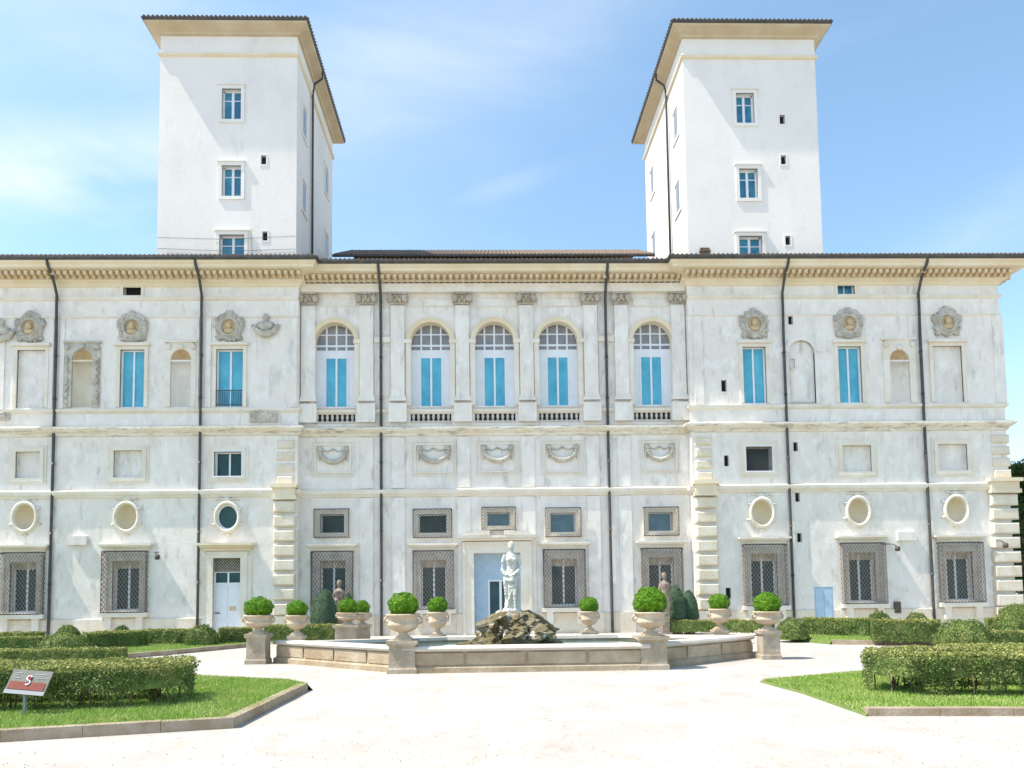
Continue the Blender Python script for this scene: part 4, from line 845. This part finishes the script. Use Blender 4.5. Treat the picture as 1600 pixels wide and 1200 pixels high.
def hedge(path, w, h, z0, label, dens=1500, leaf=.045, leggy=0., group='clipped garden hedges', mat='hedge'):
    """path: ground points (x, y)"""
    Pp = [Vector((p[0], p[1])) for p in path]; c = Pp[0]; root = empty('hedge', (c.x, c.y, z0), label, 'hedge', group)
    core = MB(); P = []; Nn = []; n = len(Pp)
    nr = []
    for i in range(n):
        d1 = (Pp[i]-Pp[i-1]).normalized() if i else None; d2 = (Pp[i+1]-Pp[i]).normalized() if i < n-1 else None
        n1 = Vector((d1.y, -d1.x)) if d1 else None; n2 = Vector((d2.y, -d2.x)) if d2 else None
        v = n2 if n1 is None else n1 if n2 is None else (n1+n2)/(1+n1.dot(n2)); nr.append(v)
    hw = w/2
    for i in range(n-1):
        a, b = Pp[i], Pp[i+1]; A = [a+nr[i]*hw, a-nr[i]*hw]; B = [b+nr[i+1]*hw, b-nr[i+1]*hw]; Ls = (b-a).length; d = (b-a).normalized(); nn_ = Vector((d.y, -d.x))
        k = .62 if leggy else .8; zc = z0+(h*.42 if leggy else .03); za = z0+h*(.86 if leggy else .9)
        ci = [a+nr[i]*hw*k, a-nr[i]*hw*k, b-nr[i+1]*hw*k, b+nr[i+1]*hw*k]; core.prism([tuple(p) for p in ci], zc, za)
        faces = [(A[0], B[0], nn_), (A[1], B[1], -nn_)]
        for (p, q, nv) in faces:
            m_ = int(Ls*h*dens*1.3); u = rng.random(m_); z = rng.random(m_)**(.8 if leggy else 1.)*h
            x = p.x+(q.x-p.x)*u; y = p.y+(q.y-p.y)*u
            for X, Y, Z in zip(x, y, z):
                t = nse((X, Y, Z), 2.2)*.09+nse((X, Y, Z), 6)*.07+random.uniform(-.09, .02)
                if leggy and Z < h*.55 and nse((X*1.0, Y*1.0, 0), 2.6)+.9*Z/h < .05*random.random()+leggy*.10: continue
                if Z > h*.93: t -= .04
                P.append((X+nv.x*t, Y+nv.y*t, z0+Z)); Nn.append((nv.x, nv.y, .3))
        m_ = int(Ls*w*dens*1.1); u = rng.random(m_); v = rng.random(m_)
        for U, V_ in zip(u, v):
            p = A[0].lerp(B[0], U); q = A[1].lerp(B[1], U); r = p.lerp(q, V_); P.append((r.x, r.y, z0+h+nse((r.x, r.y, 0), 2.)*.05+nse((r.x, r.y, 3), 8)*.03+random.uniform(-.05, .015))); Nn.append((0, 0, 1.))
    for (e, dr, nv) in ((Pp[0], -(Pp[1]-Pp[0]).normalized(), nr[0]), (Pp[-1], (Pp[-1]-Pp[-2]).normalized(), nr[-1])):
        for _ in range(int(w*h*dens)):
            s_ = random.uniform(-hw, hw); Z = random.uniform(0, h); t = random.uniform(-.05, .02)+nse((s_*3, Z*3, e.x), 2)*.05-abs(s_/hw)**3*.07
            P.append((e.x+nv.x*s_+dr.x*t, e.y+nv.y*s_+dr.y*t, z0+Z)); Nn.append((dr.x, dr.y, .2))
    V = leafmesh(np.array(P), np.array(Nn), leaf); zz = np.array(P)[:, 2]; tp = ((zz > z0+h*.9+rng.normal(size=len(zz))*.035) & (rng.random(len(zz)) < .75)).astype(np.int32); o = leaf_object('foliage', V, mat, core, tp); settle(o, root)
    m = MB()
    for i in range(n-1):
        a, b = Pp[i], Pp[i+1]; Ls = (b-a).length; k = max(2, int(Ls/.22))
        for j in range(k):
            p = a.lerp(b, (j+random.random())/k)+nr[i]*random.uniform(-hw*.75, hw*.75); q = p+Vector((random.uniform(-.08, .08), random.uniform(-.08, .08)))
            m.tube([(p.x, p.y, z0-.02), ((p.x+q.x)/2+.02, (p.y+q.y)/2, z0+h*.2), (q.x, q.y, z0+h*.5)], [.018, .014, .01], 5)
    o = m.build('stems', 'bark'); settle(o, root); o['kind'] = 'stuff'
    return root
def blob(name, c, rx, ry, rz, z0, label, cat, mat, dens=1800, leaf=.04, group=None, shape='dome', rough=.05, parent_only=False):
    """clipped dome, ball or cone of leaves; c = (x, y), z0 = bottom"""
    root = empty(name, (c[0], c[1], z0), label, cat, group); core = MB(); P = []; Nn = []
    cz = z0+(rz if shape == 'ball' else 0)
    area = 4*math.pi*((rx*ry)**.5*rz) if shape == 'ball' else 3.2*math.pi*rx*rz*.8
    nP = int(area*dens)
    for _ in range(nP):
        if shape == 'ball':
            z = random.uniform(-1, 1); t = random.uniform(0, 2*math.pi); r = math.sqrt(1-z*z); d = Vector((r*math.cos(t), r*math.sin(t), z)); k = 1+rough*nse((d.x+c[0], d.y, d.z), 3)*2+random.uniform(-.07, .03)
            k += .06*nse((d.x*1.0, d.y+c[0], d.z), 7)
            if nse((d.x+c[0]*3, d.y, d.z), 6.5) > .42: k -= .12
            P.append((c[0]+d.x*rx*k, c[1]+d.y*ry*k, cz+d.z*rz*k)); Nn.append(tuple(d))
        elif shape == 'dome':
            z = random.random(); t = random.uniform(0, 2*math.pi); r = (1-z**2.2)**.5; d = Vector((r*math.cos(t), r*math.sin(t), z)); k = 1+rough*nse((d.x*1.3+c[0], d.y*1.3, d.z), 3)*2.5+random.uniform(-.09, .03)
            P.append((c[0]+d.x*rx*k, c[1]+d.y*ry*k, z0+d.z*rz*k)); Nn.append((d.x, d.y, z))
        else:
            z = random.random()**1.1; t = random.uniform(0, 2*math.pi); r = cone_r(z); k = 1+rough*nse((math.cos(t)*2+c[0], math.sin(t)*2, z*4), 2)+random.uniform(-.08, .03)
            P.append((c[0]+math.cos(t)*r*rx*k, c[1]+math.sin(t)*r*ry*k, z0+z*rz)); Nn.append((math.cos(t), math.sin(t), .4))
    if shape == 'ball': core.ell((c[0], c[1], cz), rx*.82, ry*.82, rz*.82, 0, 20, 14)
    elif shape == 'dome': core.lathe((c[0], c[1], z0), [(rx*.88*(1-z**2.2)**.5+.001, z*rz*.9) for z in (0, .2, .4, .6, .75, .88, .96, 1.)], 20)
    else: core.lathe((c[0], c[1], z0), [(max(.01, cone_r(z))*rx*.9, z*rz*.97) for z in (0, .05, .12, .25, .4, .6, .75, .88, .96, 1.)], 18)
    V = leafmesh(np.array(P), np.array(Nn), leaf); o = leaf_object('foliage', V, mat, core); settle(o, root)
    return root
def cone_r(z): return (min(1, .72+2.2*z) if z < .16 else 1.0)*math.sqrt(max(0, 1-((z-.16)/.84)**2))**1.15 if z > .16 else .74+.26*math.sin(z/.16*math.pi/2)
G2 = lambda px, py, z=.12: tuple(gr(px, py, z)[:2])
# front left bed: hedge in a U
a = G2(-150, 1120); b = G2(258, 1108); b2 = (b[0]-.05, b[1]+.1)
yoff = .38
hedge([(a[0], a[1]+yoff), (b[0]-.5, b[1]+yoff+.02), (b[0]-.22, b[1]+yoff+.35), (b[0]-.42, b[1]+yoff+.95), (a[0], a[1]+1.35)], .62, .66, .12, 'leggy clipped hedge curving round the lawn bed behind the red sign', 2600, .036, leggy=1.)
z_h = .12
def hpx(p0, p1, w, h, label, z0=.12, dens=1300, leaf=.05, **k): a = gr(*p0, z0); b = gr(*p1, z0); return hedge([(a.x, a.y+w/2), (b.x, b.y+w/2)], w, h, z0, label, dens, leaf, **k)
hpx((-250, 1040), (186, 1031), .6, .32, 'low yellowish hedge row just behind the front left hedge bed')
hpx((-250, 1020), (60, 1014), .5, .42, 'low hedge strip left of the large rounded shrub, at the left edge')
hpx((125, 1016), (222, 1010), .5, .58, 'short dark hedge block right of the big rounded shrub on the left')
hpx((-250, 1008), (60, 1004), .5, .42, 'far left hedge strip just in front of the basement vent wall')
hpx((222, 1007), (296, 1007), .5, .55, 'hedge segment left of the round shrub by the blue side door')
hpx((338, 1006), (390, 1004), .5, .58, 'short hedge between the round shrub and the left fountain urn')
hpx((412, 1002), (522, 1001), .5, .62, 'low hedge behind the fountain basin, under the left dark cone')
hpx((1046, 988), (1118, 988), .5, .50, 'low hedge behind the basin under the two dark cones')
hpx((1122, 988), (1212, 990), .5, .52, 'low hedge between the two right hand urns')
hpx((1262, 992), (1366, 995), .5, .66, 'dark hedge segment right of the round shrub near the service door')
hpx((1370, 1003), (1478, 1004), .6, .72, 'tall hedge segment left of the large light green shrub')
hpx((1548, 985), (1900, 986), .5, .5, 'hedge strip at the far right in front of the corner pier')
hpx((1520, 1010), (1900, 1010), .5, .45, 'low hedge right of the large light green shrub')
a = G2(1384, 1082); 
hedge([(G2(2000, 1092)[0], G2(1600, 1090)[1]+.4), (a[0]+.62, a[1]+.3), (a[0]+.36, a[1]+.7), (a[0]+.7, a[1]+1.3), (G2(2000, 1092)[0], a[1]+1.35)], .6, .7, .04, 'dense clipped hedge curving round the front right lawn bed', 2600, .036, leggy=.6)
hpx((1420, 1052), (1900, 1050), .5, .30, 'low hedge row behind the front right hedge bed', leaf=.045)
hpx((1480, 1030), (1900, 1028), .5, .34, 'thin hedge row beyond the front right bed', leaf=.045)
def dome(x0, x1, yt, yb, label, z0=.12, mat='hedge', rough=.07, leaf=.05):
    p = gr((x0+x1)/2, yb, z0); Z = (p-Vector((CX, -CD, CH))).dot(FF); r = (x1-x0)/2*Z/F; p.y += r*.8; Z += r*.8; r = (x1-x0)/2*Z/F
    xc = at((x0+x1)/2, yb, p.y).x; zt = at((x0+x1)/2, yt, p.y).z
    return blob('shrub', (xc, p.y), r, r, zt-z0, z0, label, 'shrub', mat, 1500, leaf, 'rounded garden shrubs', 'dome', rough)
dome(62, 137, 990, 1020, 'wide rounded shrub among the hedges at the lower left')
dome(88, 124, 977, 1003, 'small olive dome shrub against the wall near the left downpipe')
dome(174, 206, 978, 1003, 'small low dome shrub below the second left barred window')
dome(292, 340, 977, 1009, 'round dark shrub standing in the hedge left of the pale side door')
dome(1214, 1262, 966, 999, 'round green shrub right of the right hand fountain pedestal')
dome(1356, 1394, 956, 992, 'small dome shrub below the meter box on the right')
dome(1414, 1452, 958, 992, 'yellowish dome shrub at the foot of the right downpipe')
dome(1466, 1552, 969, 1011, 'largest light green rounded shrub on the right')
dome(1556, 1600, 966, 995, 'light green shrub at the right edge before the corner pier')
dome(1558, 1640, 944, 992, 'tall loose shrub hiding the foot of the corner pier')

# ------------------------------------------------------------------ fountain
ft = empty('fountain_basin', (0.3, -12.8, 0), 'low octagonal stone fountain basin with pale rim in the middle of the forecourt', 'fountain')
OCT = [(-2.55, -16.4), (3.2, -16.4), (6.75, -13.5), (7.3, -11.6), (4.0, -8.6), (-2.0, -8.6), (-6.0, -11.3), (-6.5, -12.9)]
HR = [.62, .62, .62, .5, .42, .42, .5, .62]
def inset(poly, d):
    n = len(poly); r = []
    for i in range(n):
        p = Vector(poly[i]); a = (p-Vector(poly[i-1])).normalized(); b = (Vector(poly[(i+1) % n])-p).normalized(); n1 = Vector((-a.y, a.x)); n2 = Vector((-b.y, b.x)); v = (n1+n2)/(1+n1.dot(n2)); r.append(tuple(p+v*d))
    return r
rim = MB(); wl = MB(); outs = [OCT, inset(OCT, -.05), inset(OCT, -.05), inset(OCT, .38), inset(OCT, .33)]
def ringstrip(mb, pa, za, pb, zb):
    n = len(pa)
    for i in range(n): j = (i+1) % n; mb.quad((*pa[i], za[i]), (*pa[j], za[j]), (*pb[j], zb[j]), (*pb[i], zb[i]))
Z = lambda d: [h+d for h in HR]
prof = [(inset(OCT, .03), Z(-.13)), (inset(OCT, -.05), Z(-.11)), (inset(OCT, -.08), Z(-.06)), (inset(OCT, -.05), Z(-.01)), (inset(OCT, -.03), Z(0)), (inset(OCT, .36), Z(0)), (inset(OCT, .38), Z(-.1))]
for k in range(len(prof)-1): ringstrip(rim, prof[k][0], prof[k][1], prof[k+1][0], prof[k+1][1])
prof = [(inset(OCT, -.06), [0]*8), (inset(OCT, -.06), [.12]*8), (inset(OCT, .01), [.17]*8), (inset(OCT, .03), Z(-.12))]
for k in range(3): ringstrip(wl, prof[k][0], prof[k][1], prof[k+1][0], prof[k+1][1])
ringstrip(wl, inset(OCT, .35), Z(-.1), inset(OCT, .35), [.05]*8)
# joints between the wall slabs
for i in range(8):
    a, b = Vector(inset(OCT, .015)[i]), Vector(inset(OCT, .015)[(i+1) % 8]); n = max(1, int((b-a).length/1.3)); d = (b-a).normalized(); nn_ = Vector((d.y, -d.x)); h = min(HR[i], HR[(i+1) % 8])
    for k in range(n):
        p = a.lerp(b, k/n)+d*.04; q = a.lerp(b, (k+1)/n)-d*.04; o1 = nn_*.03
        wl.prism([tuple(p), tuple(q), tuple(q+o1), tuple(p+o1)], .19, h-.16)
sub(wl, 'basin_wall', 'basinstone', ft); sub(rim, 'rim', 'rim', ft)
m = MB(); pi = inset(OCT, .34); m.add([(p[0], p[1], .26) for p in pi], [tuple(range(8))]); tag(m.build('water', 'water'), kind='structure')
# rock with statue
rc = at(804, 1000, -12.2); RX, RY = rc.x, -12.2
rk = MB(); nu, nv = 72, 40; vs = []; fs = []
pr = [(1.34, .1), (1.32, .3), (1.24, .5), (1.10, .72), (.95, .92), (.78, 1.06), (.60, 1.18), (.44, 1.27), (.30, 1.32), (.02, 1.33)]
for j in range(nv+1):
    t = j/nv*(len(pr)-1); k = min(int(t), len(pr)-2); f_ = t-k; r = pr[k][0]*(1-f_)+pr[k+1][0]*f_; z = pr[k][1]*(1-f_)+pr[k+1][1]*f_
    for i in range(nu):
        a = 2*math.pi*i/nu; p = Vector((math.cos(a), math.sin(a), z*1.3)); rg = abs(noise.noise(p*2.1+Vector((3, 1, 0)))); w = 1+.42*noise.noise(p*1.6)+.34*noise.noise(p*4.5)+.16*noise.noise(p*11)-.3*max(0, .12-rg)*4
        if j > nv-6: w = 1+(w-1)*(nv-j)/6
        vs.append((RX+r*w*math.cos(a), RY+r*w*math.sin(a)*.9, z+.12*noise.noise(p*5)*(1 if j < nv-6 else .3)))
for j in range(nv):
    for i in range(nu): i2 = (i+1) % nu; fs.append((j*nu+i, j*nu+i2, (j+1)*nu+i2, (j+1)*nu+i))
rk.add(vs, fs); ro = rk.build('rock_mound', 'rock', loc=(RX, RY, 0)); tag(ro, 'rough mossy rock mound rising from the basin under the statue', 'rock')
s0 = at(800, 946, RY); SX = s0.x; SZ = 1.27; ST = at(799, 845, RY).z; H_ = ST-SZ
m = MB(); n = 28
def loft(m, rings):
    vs = []; fs = []
    for (z, cx, cy, rx, ry, fo) in rings:
        for i in range(n):
            t = 2*math.pi*i/n; k = 1+fo*math.sin(t*9+z*3)+fo*.6*math.sin(t*5-z*5); vs.append((SX+cx*H_+rx*H_*k*math.cos(t), RY+cy*H_+ry*H_*k*math.sin(t), SZ+z*H_))
    for j in range(len(rings)-1):
        for i in range(n): i2 = (i+1) % n; fs.append((j*n+i, j*n+i2, (j+1)*n+i2, (j+1)*n+i))
    fs.append(tuple(reversed(range(n)))); fs.append(tuple(range((len(rings)-1)*n, len(rings)*n))); m.add(vs, fs, 0, True)
loft(m, [(0, .0, 0, .15, .14, .03), (.05, 0, 0, .15, .14, .03), (.07, 0, 0, .115, .11, .08), (.16, .005, 0, .1, .095, .13), (.27, .012, 0, .112, .10, .13), (.36, .012, -.01, .118, .10, .1), (.42, .0, 0, .095, .085, .08), (.47, -.005, 0, .112, .09, .08),
          (.53, -.006, 0, .102, .078, .04), (.58, -.002, 0, .088, .066, 0), (.63, .0, 0, .074, .058, 0), (.69, .004, -.006, .086, .066, 0), (.745, .004, -.01, .098, .07, 0), (.79, .004, 0, .10, .056, 0), (.825, .003, .004, .07, .045, 0), (.845, .002, 0, .033, .033, 0), (.875, 0, -.006, .028, .03, 0)])
q = lambda x, y, z: (SX+x*H_, RY+y*H_, SZ+z*H_)
m.ell(q(-.002, -.01, .925), .05*H_, .057*H_, .068*H_, 0, 20, 14)
m.ell(q(.0, .03, .95), .045*H_, .045*H_, .045*H_, 0, 12, 8, None, .3, 6); m.ell(q(-.004, -.066, .918), .009*H_, .014*H_, .014*H_, 0, 8, 6)
for s in (-1, 1): m.ell(q(s*.04, -.055, .735), .032*H_, .03*H_, .03*H_, 0, 10, 8)
m.tube([q(-.095, 0, .80), q(-.135, .0, .70), q(-.15, -.02, .60), q(-.10, -.075, .53), q(-.03, -.095, .50)], [.036*H_, .032*H_, .03*H_, .024*H_, .02*H_], 12)
m.tube([q(.098, 0, .80), q(.13, .01, .70), q(.125, -.03, .61), (q(.08, -.085, .56)), q(.03, -.095, .535)], [.036*H_, .032*H_, .028*H_, .023*H_, .019*H_], 12)
m.ell(q(-.01, -.1, .50), .03*H_, .022*H_, .026*H_, 0, 10, 8); m.ell(q(.018, -.102, .53), .026*H_, .02*H_, .022*H_, 0, 10, 8)
for k in range(4): m.tube([q(-.02+.014*k, -.1, .505), q(-.014+.014*k, -.118, .49), q(-.012+.013*k, -.118, .47)], [.008*H_]*3, 6); m.tube([q(.0+.014*k, -.112, .54), q(.002+.013*k, -.124, .525), q(.0+.013*k, -.12, .512)], [.007*H_]*3, 6)
m.tube([q(-.105, -.03, .50), q(-.10, -.05, .44), q(-.095, -.05, .36), q(-.085, -.05, .26), q(-.08, -.04, .2)], [.03*H_, .035*H_, .03*H_, .025*H_, .01*H_], 10)
m.tube([q(.10, -.04, .5), q(.02, -.1, .36), q(-.05, -.11, .2), q(-.08, -.09, .06)], [.03*H_, .022*H_, .02*H_, .015*H_], 10); m.tube([q(.06, -.08, .44), q(.04, -.11, .25), q(.05, -.10, .05)], [.025*H_, .03*H_, .02*H_], 10)
m.tube([q(-.1, -.06, .47), q(0, -.1, .445), q(.1, -.06, .5)], [.03*H_, .04*H_, .03*H_], 10)
st = m.build('statue', 'marble', loc=(SX, RY, SZ)); rmod = st.modifiers.new('remesh', 'REMESH'); rmod.mode = 'VOXEL'; rmod.voxel_size = .016; rmod.use_smooth_shade = True
st.scale = (.88, .95, 1); tx = bpy.data.textures.new('weathering', 'CLOUDS'); tx.noise_scale = .06; dmod = st.modifiers.new('weathering', 'DISPLACE'); dmod.texture = tx; dmod.strength = .055; dmod.texture_coords = 'LOCAL'
tag(st, 'white marble statue of a standing draped woman on top of the rock mound', 'statue')
tmp_z = SZ

# pedestals, urns, clipped balls round the basin
def pedestal(c, w, h, label, mat='pedestal', z0=0., rot=0.):
    root = empty('pedestal', (c[0], c[1], z0), label, 'pedestal', 'stone pedestals round the fountain')
    m = MB(); m.cbox(c, w*1.12, w*1.12, z0, z0+.1, rot=rot); m.cbox(c, w*1.12, w*1.12, z0+.1, z0+.14, tx=.92, rot=rot); sub(m, 'base', mat, root)
    m = MB(); m.cbox(c, w, w, z0+.12, z0+h-.12, tx=.97, rot=rot); sub(m, 'shaft', mat, root)
    m = MB(); m.cbox(c, w*1.02, w*1.02, z0+h-.13, z0+h-.08, tx=1.14, rot=rot); m.cbox(c, w*1.18, w*1.18, z0+h-.08, z0+h, rot=rot); sub(m, 'cap', mat, root)
    return root
def urn(c, z0, r, h, label, mat='urn', handles=True):
    root = empty('urn', (c[0], c[1], z0), label, 'urn', 'stone urns round the fountain')
    m = MB(); m.cbox(c, r*1.05, r*1.05, z0, z0+h*.08); m.lathe((c[0], c[1], z0), [(r*.5, h*.08), (r*.48, h*.12), (r*.3, h*.18), (r*.24, h*.25), (r*.30, h*.31)], 24); sub(m, 'foot', mat, root)
    m = MB(); m.lathe((c[0], c[1], z0), [(r*.26, h*.29), (r*.5, h*.34, .08), (r*.74, h*.43, .08), (r*.88, h*.55, .07), (r*.92, h*.62, .03), (r*.86, h*.66), (r*.86, h*.86), (r*.92, h*.9), (r*1.02, h*.93), (r*1.04, h*.98), (r*.98, h), (r*.88, h*1.0), (r*.84, h*.93)], 48, flute=20); sub(m, 'bowl', mat, root)
    if handles:
        for s in (-1, 1):
            m = MB(); m.tube([(c[0]+s*r*.8, c[1], z0+h*.6), (c[0]+s*r*1.08, c[1], z0+h*.64), (c[0]+s*r*1.12, c[1], z0+h*.78), (c[0]+s*r*.95, c[1], z0+h*.9)], r*.07, 8); m.ell((c[0]+s*r*.9, c[1]-.02, z0+h*.72), r*.12, r*.12, r*.13, 0, 10, 8); sub(m, 'handle', mat, root)
    return root
def potset(px, yb, yp, yu, ytop, wball, wurn, name, Y=None, pw=.6, ped=True, matp='pedestal'):
    """px centre, yb base pixel (None when Y is given), yp pedestal top, yu urn rim, ytop ball top"""
    if Y is None: g0 = gr(px, yb); Y = g0.y+pw/2
    X = at(px, yp, Y).x; Zd = Y+CD; k = Zd/F
    zp = at(px, yp, Y).z; zu = at(px, yu, Y).z; zt = at(px, ytop, Y).z; c = (X, Y)
    if ped: pedestal(c, pw, zp, 'stone pedestal '+name)
    urn(c, zp if ped else max(0, zp), wurn/2*k, zu-zp, 'carved stone urn '+name)
    r = wball/2*k; rz = (zt-(zu-.10))/2
    blob('box_ball', c, r, r, rz, zu-.10, 'green clipped box ball in the urn '+name, 'topiary', 'box', 3600, .040, 'clipped balls in the urns', 'ball', .09)
potset(404, 1038, 990, 961, 933, 42, 44, 'left of the basin, leftmost of all', pw=.52)
potset(630, 1053, 1000, 959, 926, 46, 52, "at the basin's front left corner", pw=.62)
potset(1017, 1047, 993, 956, 918, 49, 50, "at the basin's front right corner", pw=.62)
potset(1200, 1031, 985, 955, 926, 40, 44, 'standing right of the basin on its own', pw=.46)
potset(464, None, 993, 961, 938, 31, 34, 'left behind the basin, beside the dark cone', Y=-8.9, pw=.46)
potset(543, None, 976, 957, 935, 29, 33, 'behind the basin, left of an overlapping pair', Y=-6.0, pw=.8)
potset(566, None, 976, 957, 938, 22, 26, 'behind the basin, right of overlapping pair', Y=-4.8, pw=.55)
potset(684, None, 993, 956, 933, 30, 31, 'behind and right of the front left corner urn', Y=-7.6, pw=.5)
potset(921, None, 986, 955, 933, 29, 29, 'right of the statue, behind the basin', Y=-7.6, pw=.5)
potset(1125, None, 984, 951, 928, 31, 33, 'behind the right hedge, right of the dark cones', Y=-8.0, pw=.46)
# clipped cones
def cone(x0, x1, yt, yb, Y, label):
    px = (x0+x1)/2; b = at(px, yb, Y); r = (x1-x0)/2*(Y+CD)/F; zt = at(px, yt, Y).z
    root = blob('cone_topiary', (b.x, Y), r, r, zt-b.z, b.z, label, 'topiary', 'cypress', 2200, .035, 'dark clipped cones behind the fountain', 'cone', .05)
    m = MB(); m.lathe((b.x, Y, 0), [(r*.55, 0), (r*.6, .05), (r*.75, b.z-.08), (r*.82, b.z-.06), (r*.82, b.z+.02), (r*.7, b.z+.02)], 20)
    p = m.build('planter', 'terracotta', loc=(b.x, Y, 0)); tag(p, 'terracotta pot under the '+label, 'planter', 'terracotta planters under the cones')
cone(491, 526, 920, 980, -3.6, 'egg shaped dark green cone left of the left garden herm')
cone(485, 508, 928, 976, -2.6, 'slimmer cone half hidden behind the left dark cone')
cone(536, 553, 926, 962, -2.4, 'small cone behind the pair of overlapping urns')
cone(1041, 1073, 914, 972, -1.6, 'larger dark cone right of the front right corner urn')
cone(1062, 1092, 922, 972, -1.3, 'right of two dark cones beside the quoin pier')
# herms
def herm(px, yt, yb, Y, label):
    t = at(px, yt, Y); b = at(px, yb, Y); h = t.z; c = (b.x, Y); root = empty('herm_statue', (c[0], Y, 0), label, 'statue', 'weathered garden herms')
    m = MB(); m.cbox(c, .46, .46, 0, .14); m.cbox(c, .28, .26, .14, h*.62, tx=1.25); sub(m, 'pillar', 'herm', root)
    m = MB(); k = h*.4; z = h*.6
    m.lathe((c[0], c[1], z), [(.17, 0), (.15, k*.15), (.16, k*.3), (.2, k*.45), (.21, k*.55), (.14, k*.64), (.06, k*.68), (.06, k*.76)], 18)
    m.ell((c[0], c[1]-.02, z+k*.87), .10, .115, k*.15, 0, 16, 12, None, .08, 4); m.ell((c[0], c[1]+.03, z+k*.93), .105, .1, k*.1, 0, 12, 8, None, .3, 5); m.ell((c[0], c[1]-.125, z+k*.86), .018, .025, .03, 0, 8, 6)
    m.tube([(c[0]-.18, c[1], z+k*.55), (c[0]-.24, c[1]-.04, z+k*.3), (c[0]-.1, c[1]-.16, z+k*.15)], [.06, .055, .04], 8); m.tube([(c[0]+.18, c[1], z+k*.55), (c[0]+.24, c[1]-.02, z+k*.3), (c[0]+.12, c[1]-.15, z+k*.2)], [.06, .055, .04], 8)
    o = sub(m, 'bust', 'herm', root); r = o.modifiers.new('remesh', 'REMESH'); r.mode = 'VOXEL'; r.voxel_size = .018; r.use_smooth_shade = True
herm(530, 907, 1000, -2.9, 'weathered brown herm behind the left dark cone, before a barred window')
herm(1040, 895, 985, -2.2, 'weathered brown herm behind the front right urn, beside the dark cones')

# ------------------------------------------------------------------ sign on the lawn
g0 = gr(38, 1117, .12); sx_, sy_ = g0.x, g0.y; k = (sy_+CD)/F
sg = empty('sign_board', (sx_, sy_, .12), 'small tilted white and red notice board on a grey post in the front left lawn', 'sign')
m = MB(); zc = at(44, 1070, sy_).z; m.cbox((sx_, sy_), .035, .035, .1, zc); sub(m, 'post', 'signgrey', sg)
cs = at(44.5, 1066, sy_); Tm = Matrix.Translation(cs) @ Matrix.Rotation(math.radians(7.5), 4, 'Y') @ Matrix.Rotation(math.radians(-28), 4, 'X') @ Matrix.Rotation(math.radians(-6), 4, 'Z')
m = MB(); w = .31; h = .19; m.box(-w, w, 0, .02, -h, h, 0, Tm); m.box(-w, w, -.004, 0, -h, -h+.06, 1, Tm); pl = sub(m, 'board', ['signwhite', 'signgrey'], sg)
m = MB(); m.box(-w+.03, w-.03, -.008, -.0045, -h+.07, .0, 0, Tm); sub(m, 'red_band', 'signred', pl)
# emblem: a crimson and white curl in the middle
m = MB(); pts = [(.035*math.cos(t), -.014, .06+.035*math.sin(t)) for t in [math.radians(a) for a in range(30, 270, 24)]]+[(.035*math.cos(t), -.014, -.01+.035*math.sin(t)) for t in [math.radians(a) for a in range(90, -150, -24)]]
m.tube([Tm @ Vector(p) for p in pts], .011, 6, 0); m.tube([Tm @ Vector((.0, -.011, .10)), Tm @ Vector((.02, -.011, .06)), Tm @ Vector((.0, -.011, .02))], .016, 6, 1); sub(m, 'emblem', ['white', 'crimson'], pl)
m = MB()
for (x, z, ww) in ((-.2, .13, .12), (-.22, .1, .08), (.15, .13, .2), (.13, .1, .14), (.16, .07, .17), (-.2, .06, .1)): m.box(x-ww/2, x+ww/2, -.006, -.0005, z-.006, z+.006, 0, Tm)
sub(m, 'text_lines', 'signgrey', pl)

# ------------------------------------------------------------------ trees beyond the right corner
def tree(x, y, h, r, label, z0=0.):
    root = empty('tree', (x, y, z0), label, 'tree', 'trees beyond the right corner of the palace')
    m = MB(); m.tube([(x, y, 0), (x+.1, y, h*.3), (x-.1, y+.1, h*.6), (x, y, h*.85)], [.28, .22, .15, .06], 10); fo = []
    clumps = []
    for i in range(26):
        t = random.uniform(0, 2*math.pi); z = random.uniform(.28, 1.); rr = r*random.uniform(.25, .85)*math.sin(math.pi*min(.97, (z-.1)/.95))**.6; c = Vector((x+rr*math.cos(t), y+rr*math.sin(t), z*h)); clumps.append((c, random.uniform(.6, 1.15)*r*.36))
        m.tube([(x, y, z*h*.8), tuple((c+Vector((x, y, z*h*.85)))/2), tuple(c)], [.07, .04, .02], 5)
    tk = m.build('trunk', 'bark'); settle(tk, root); P = []; Nn = []
    for (c, cr) in clumps:
        d = rng.normal(size=(900, 3)); d /= np.linalg.norm(d, axis=1)[:, None]; rad = cr*(rng.random(900)**.4)[:, None]*np.array([1, 1, .75])
        P.append(np.array(c)+d*rad); Nn.append(d)
    V = leafmesh(np.concatenate(P), np.concatenate(Nn), .14, 1.); o = leaf_object('crown', V, 'treeleaf'); settle(o, root)
tree(27.6, 3.5, 8.2, 2.2, 'dark green tree just past the corner pier at the right edge')
tree(30.5, 8, 9.0, 2.6, 'further tree behind, past the right end of the palace')
tree(27.5, -1.2, 4.2, 1.6, 'shorter bushy tree low at the right edge')
# distant park wood that reads as one mass beyond both ends of the palace
P = []; Nn = []
for x0, x1 in ((28, 110), (-110, -28)):
    for _ in range(150):
        cx, cy = random.uniform(x0, x1), random.uniform(42, 60); hh = random.uniform(5.5, 9.0); cr = random.uniform(1.8, 3.0)
        for k in range(3):
            d = rng.normal(size=(110, 3)); d /= np.linalg.norm(d, axis=1)[:, None]; c = np.array([cx+random.uniform(-1.5, 1.5), cy, hh*(.25+.3*k)]); P.append(c+d*cr*(rng.random(110)**.35)[:, None]*np.array([1, 1, .9])); Nn.append(d)
o = leaf_object('distant_wood', leafmesh(np.concatenate(P), np.concatenate(Nn), .55, 1.), 'treeleaf'); tag(o, 'distant dark green park wood beyond the ends of the palace', 'wood', kind='stuff')
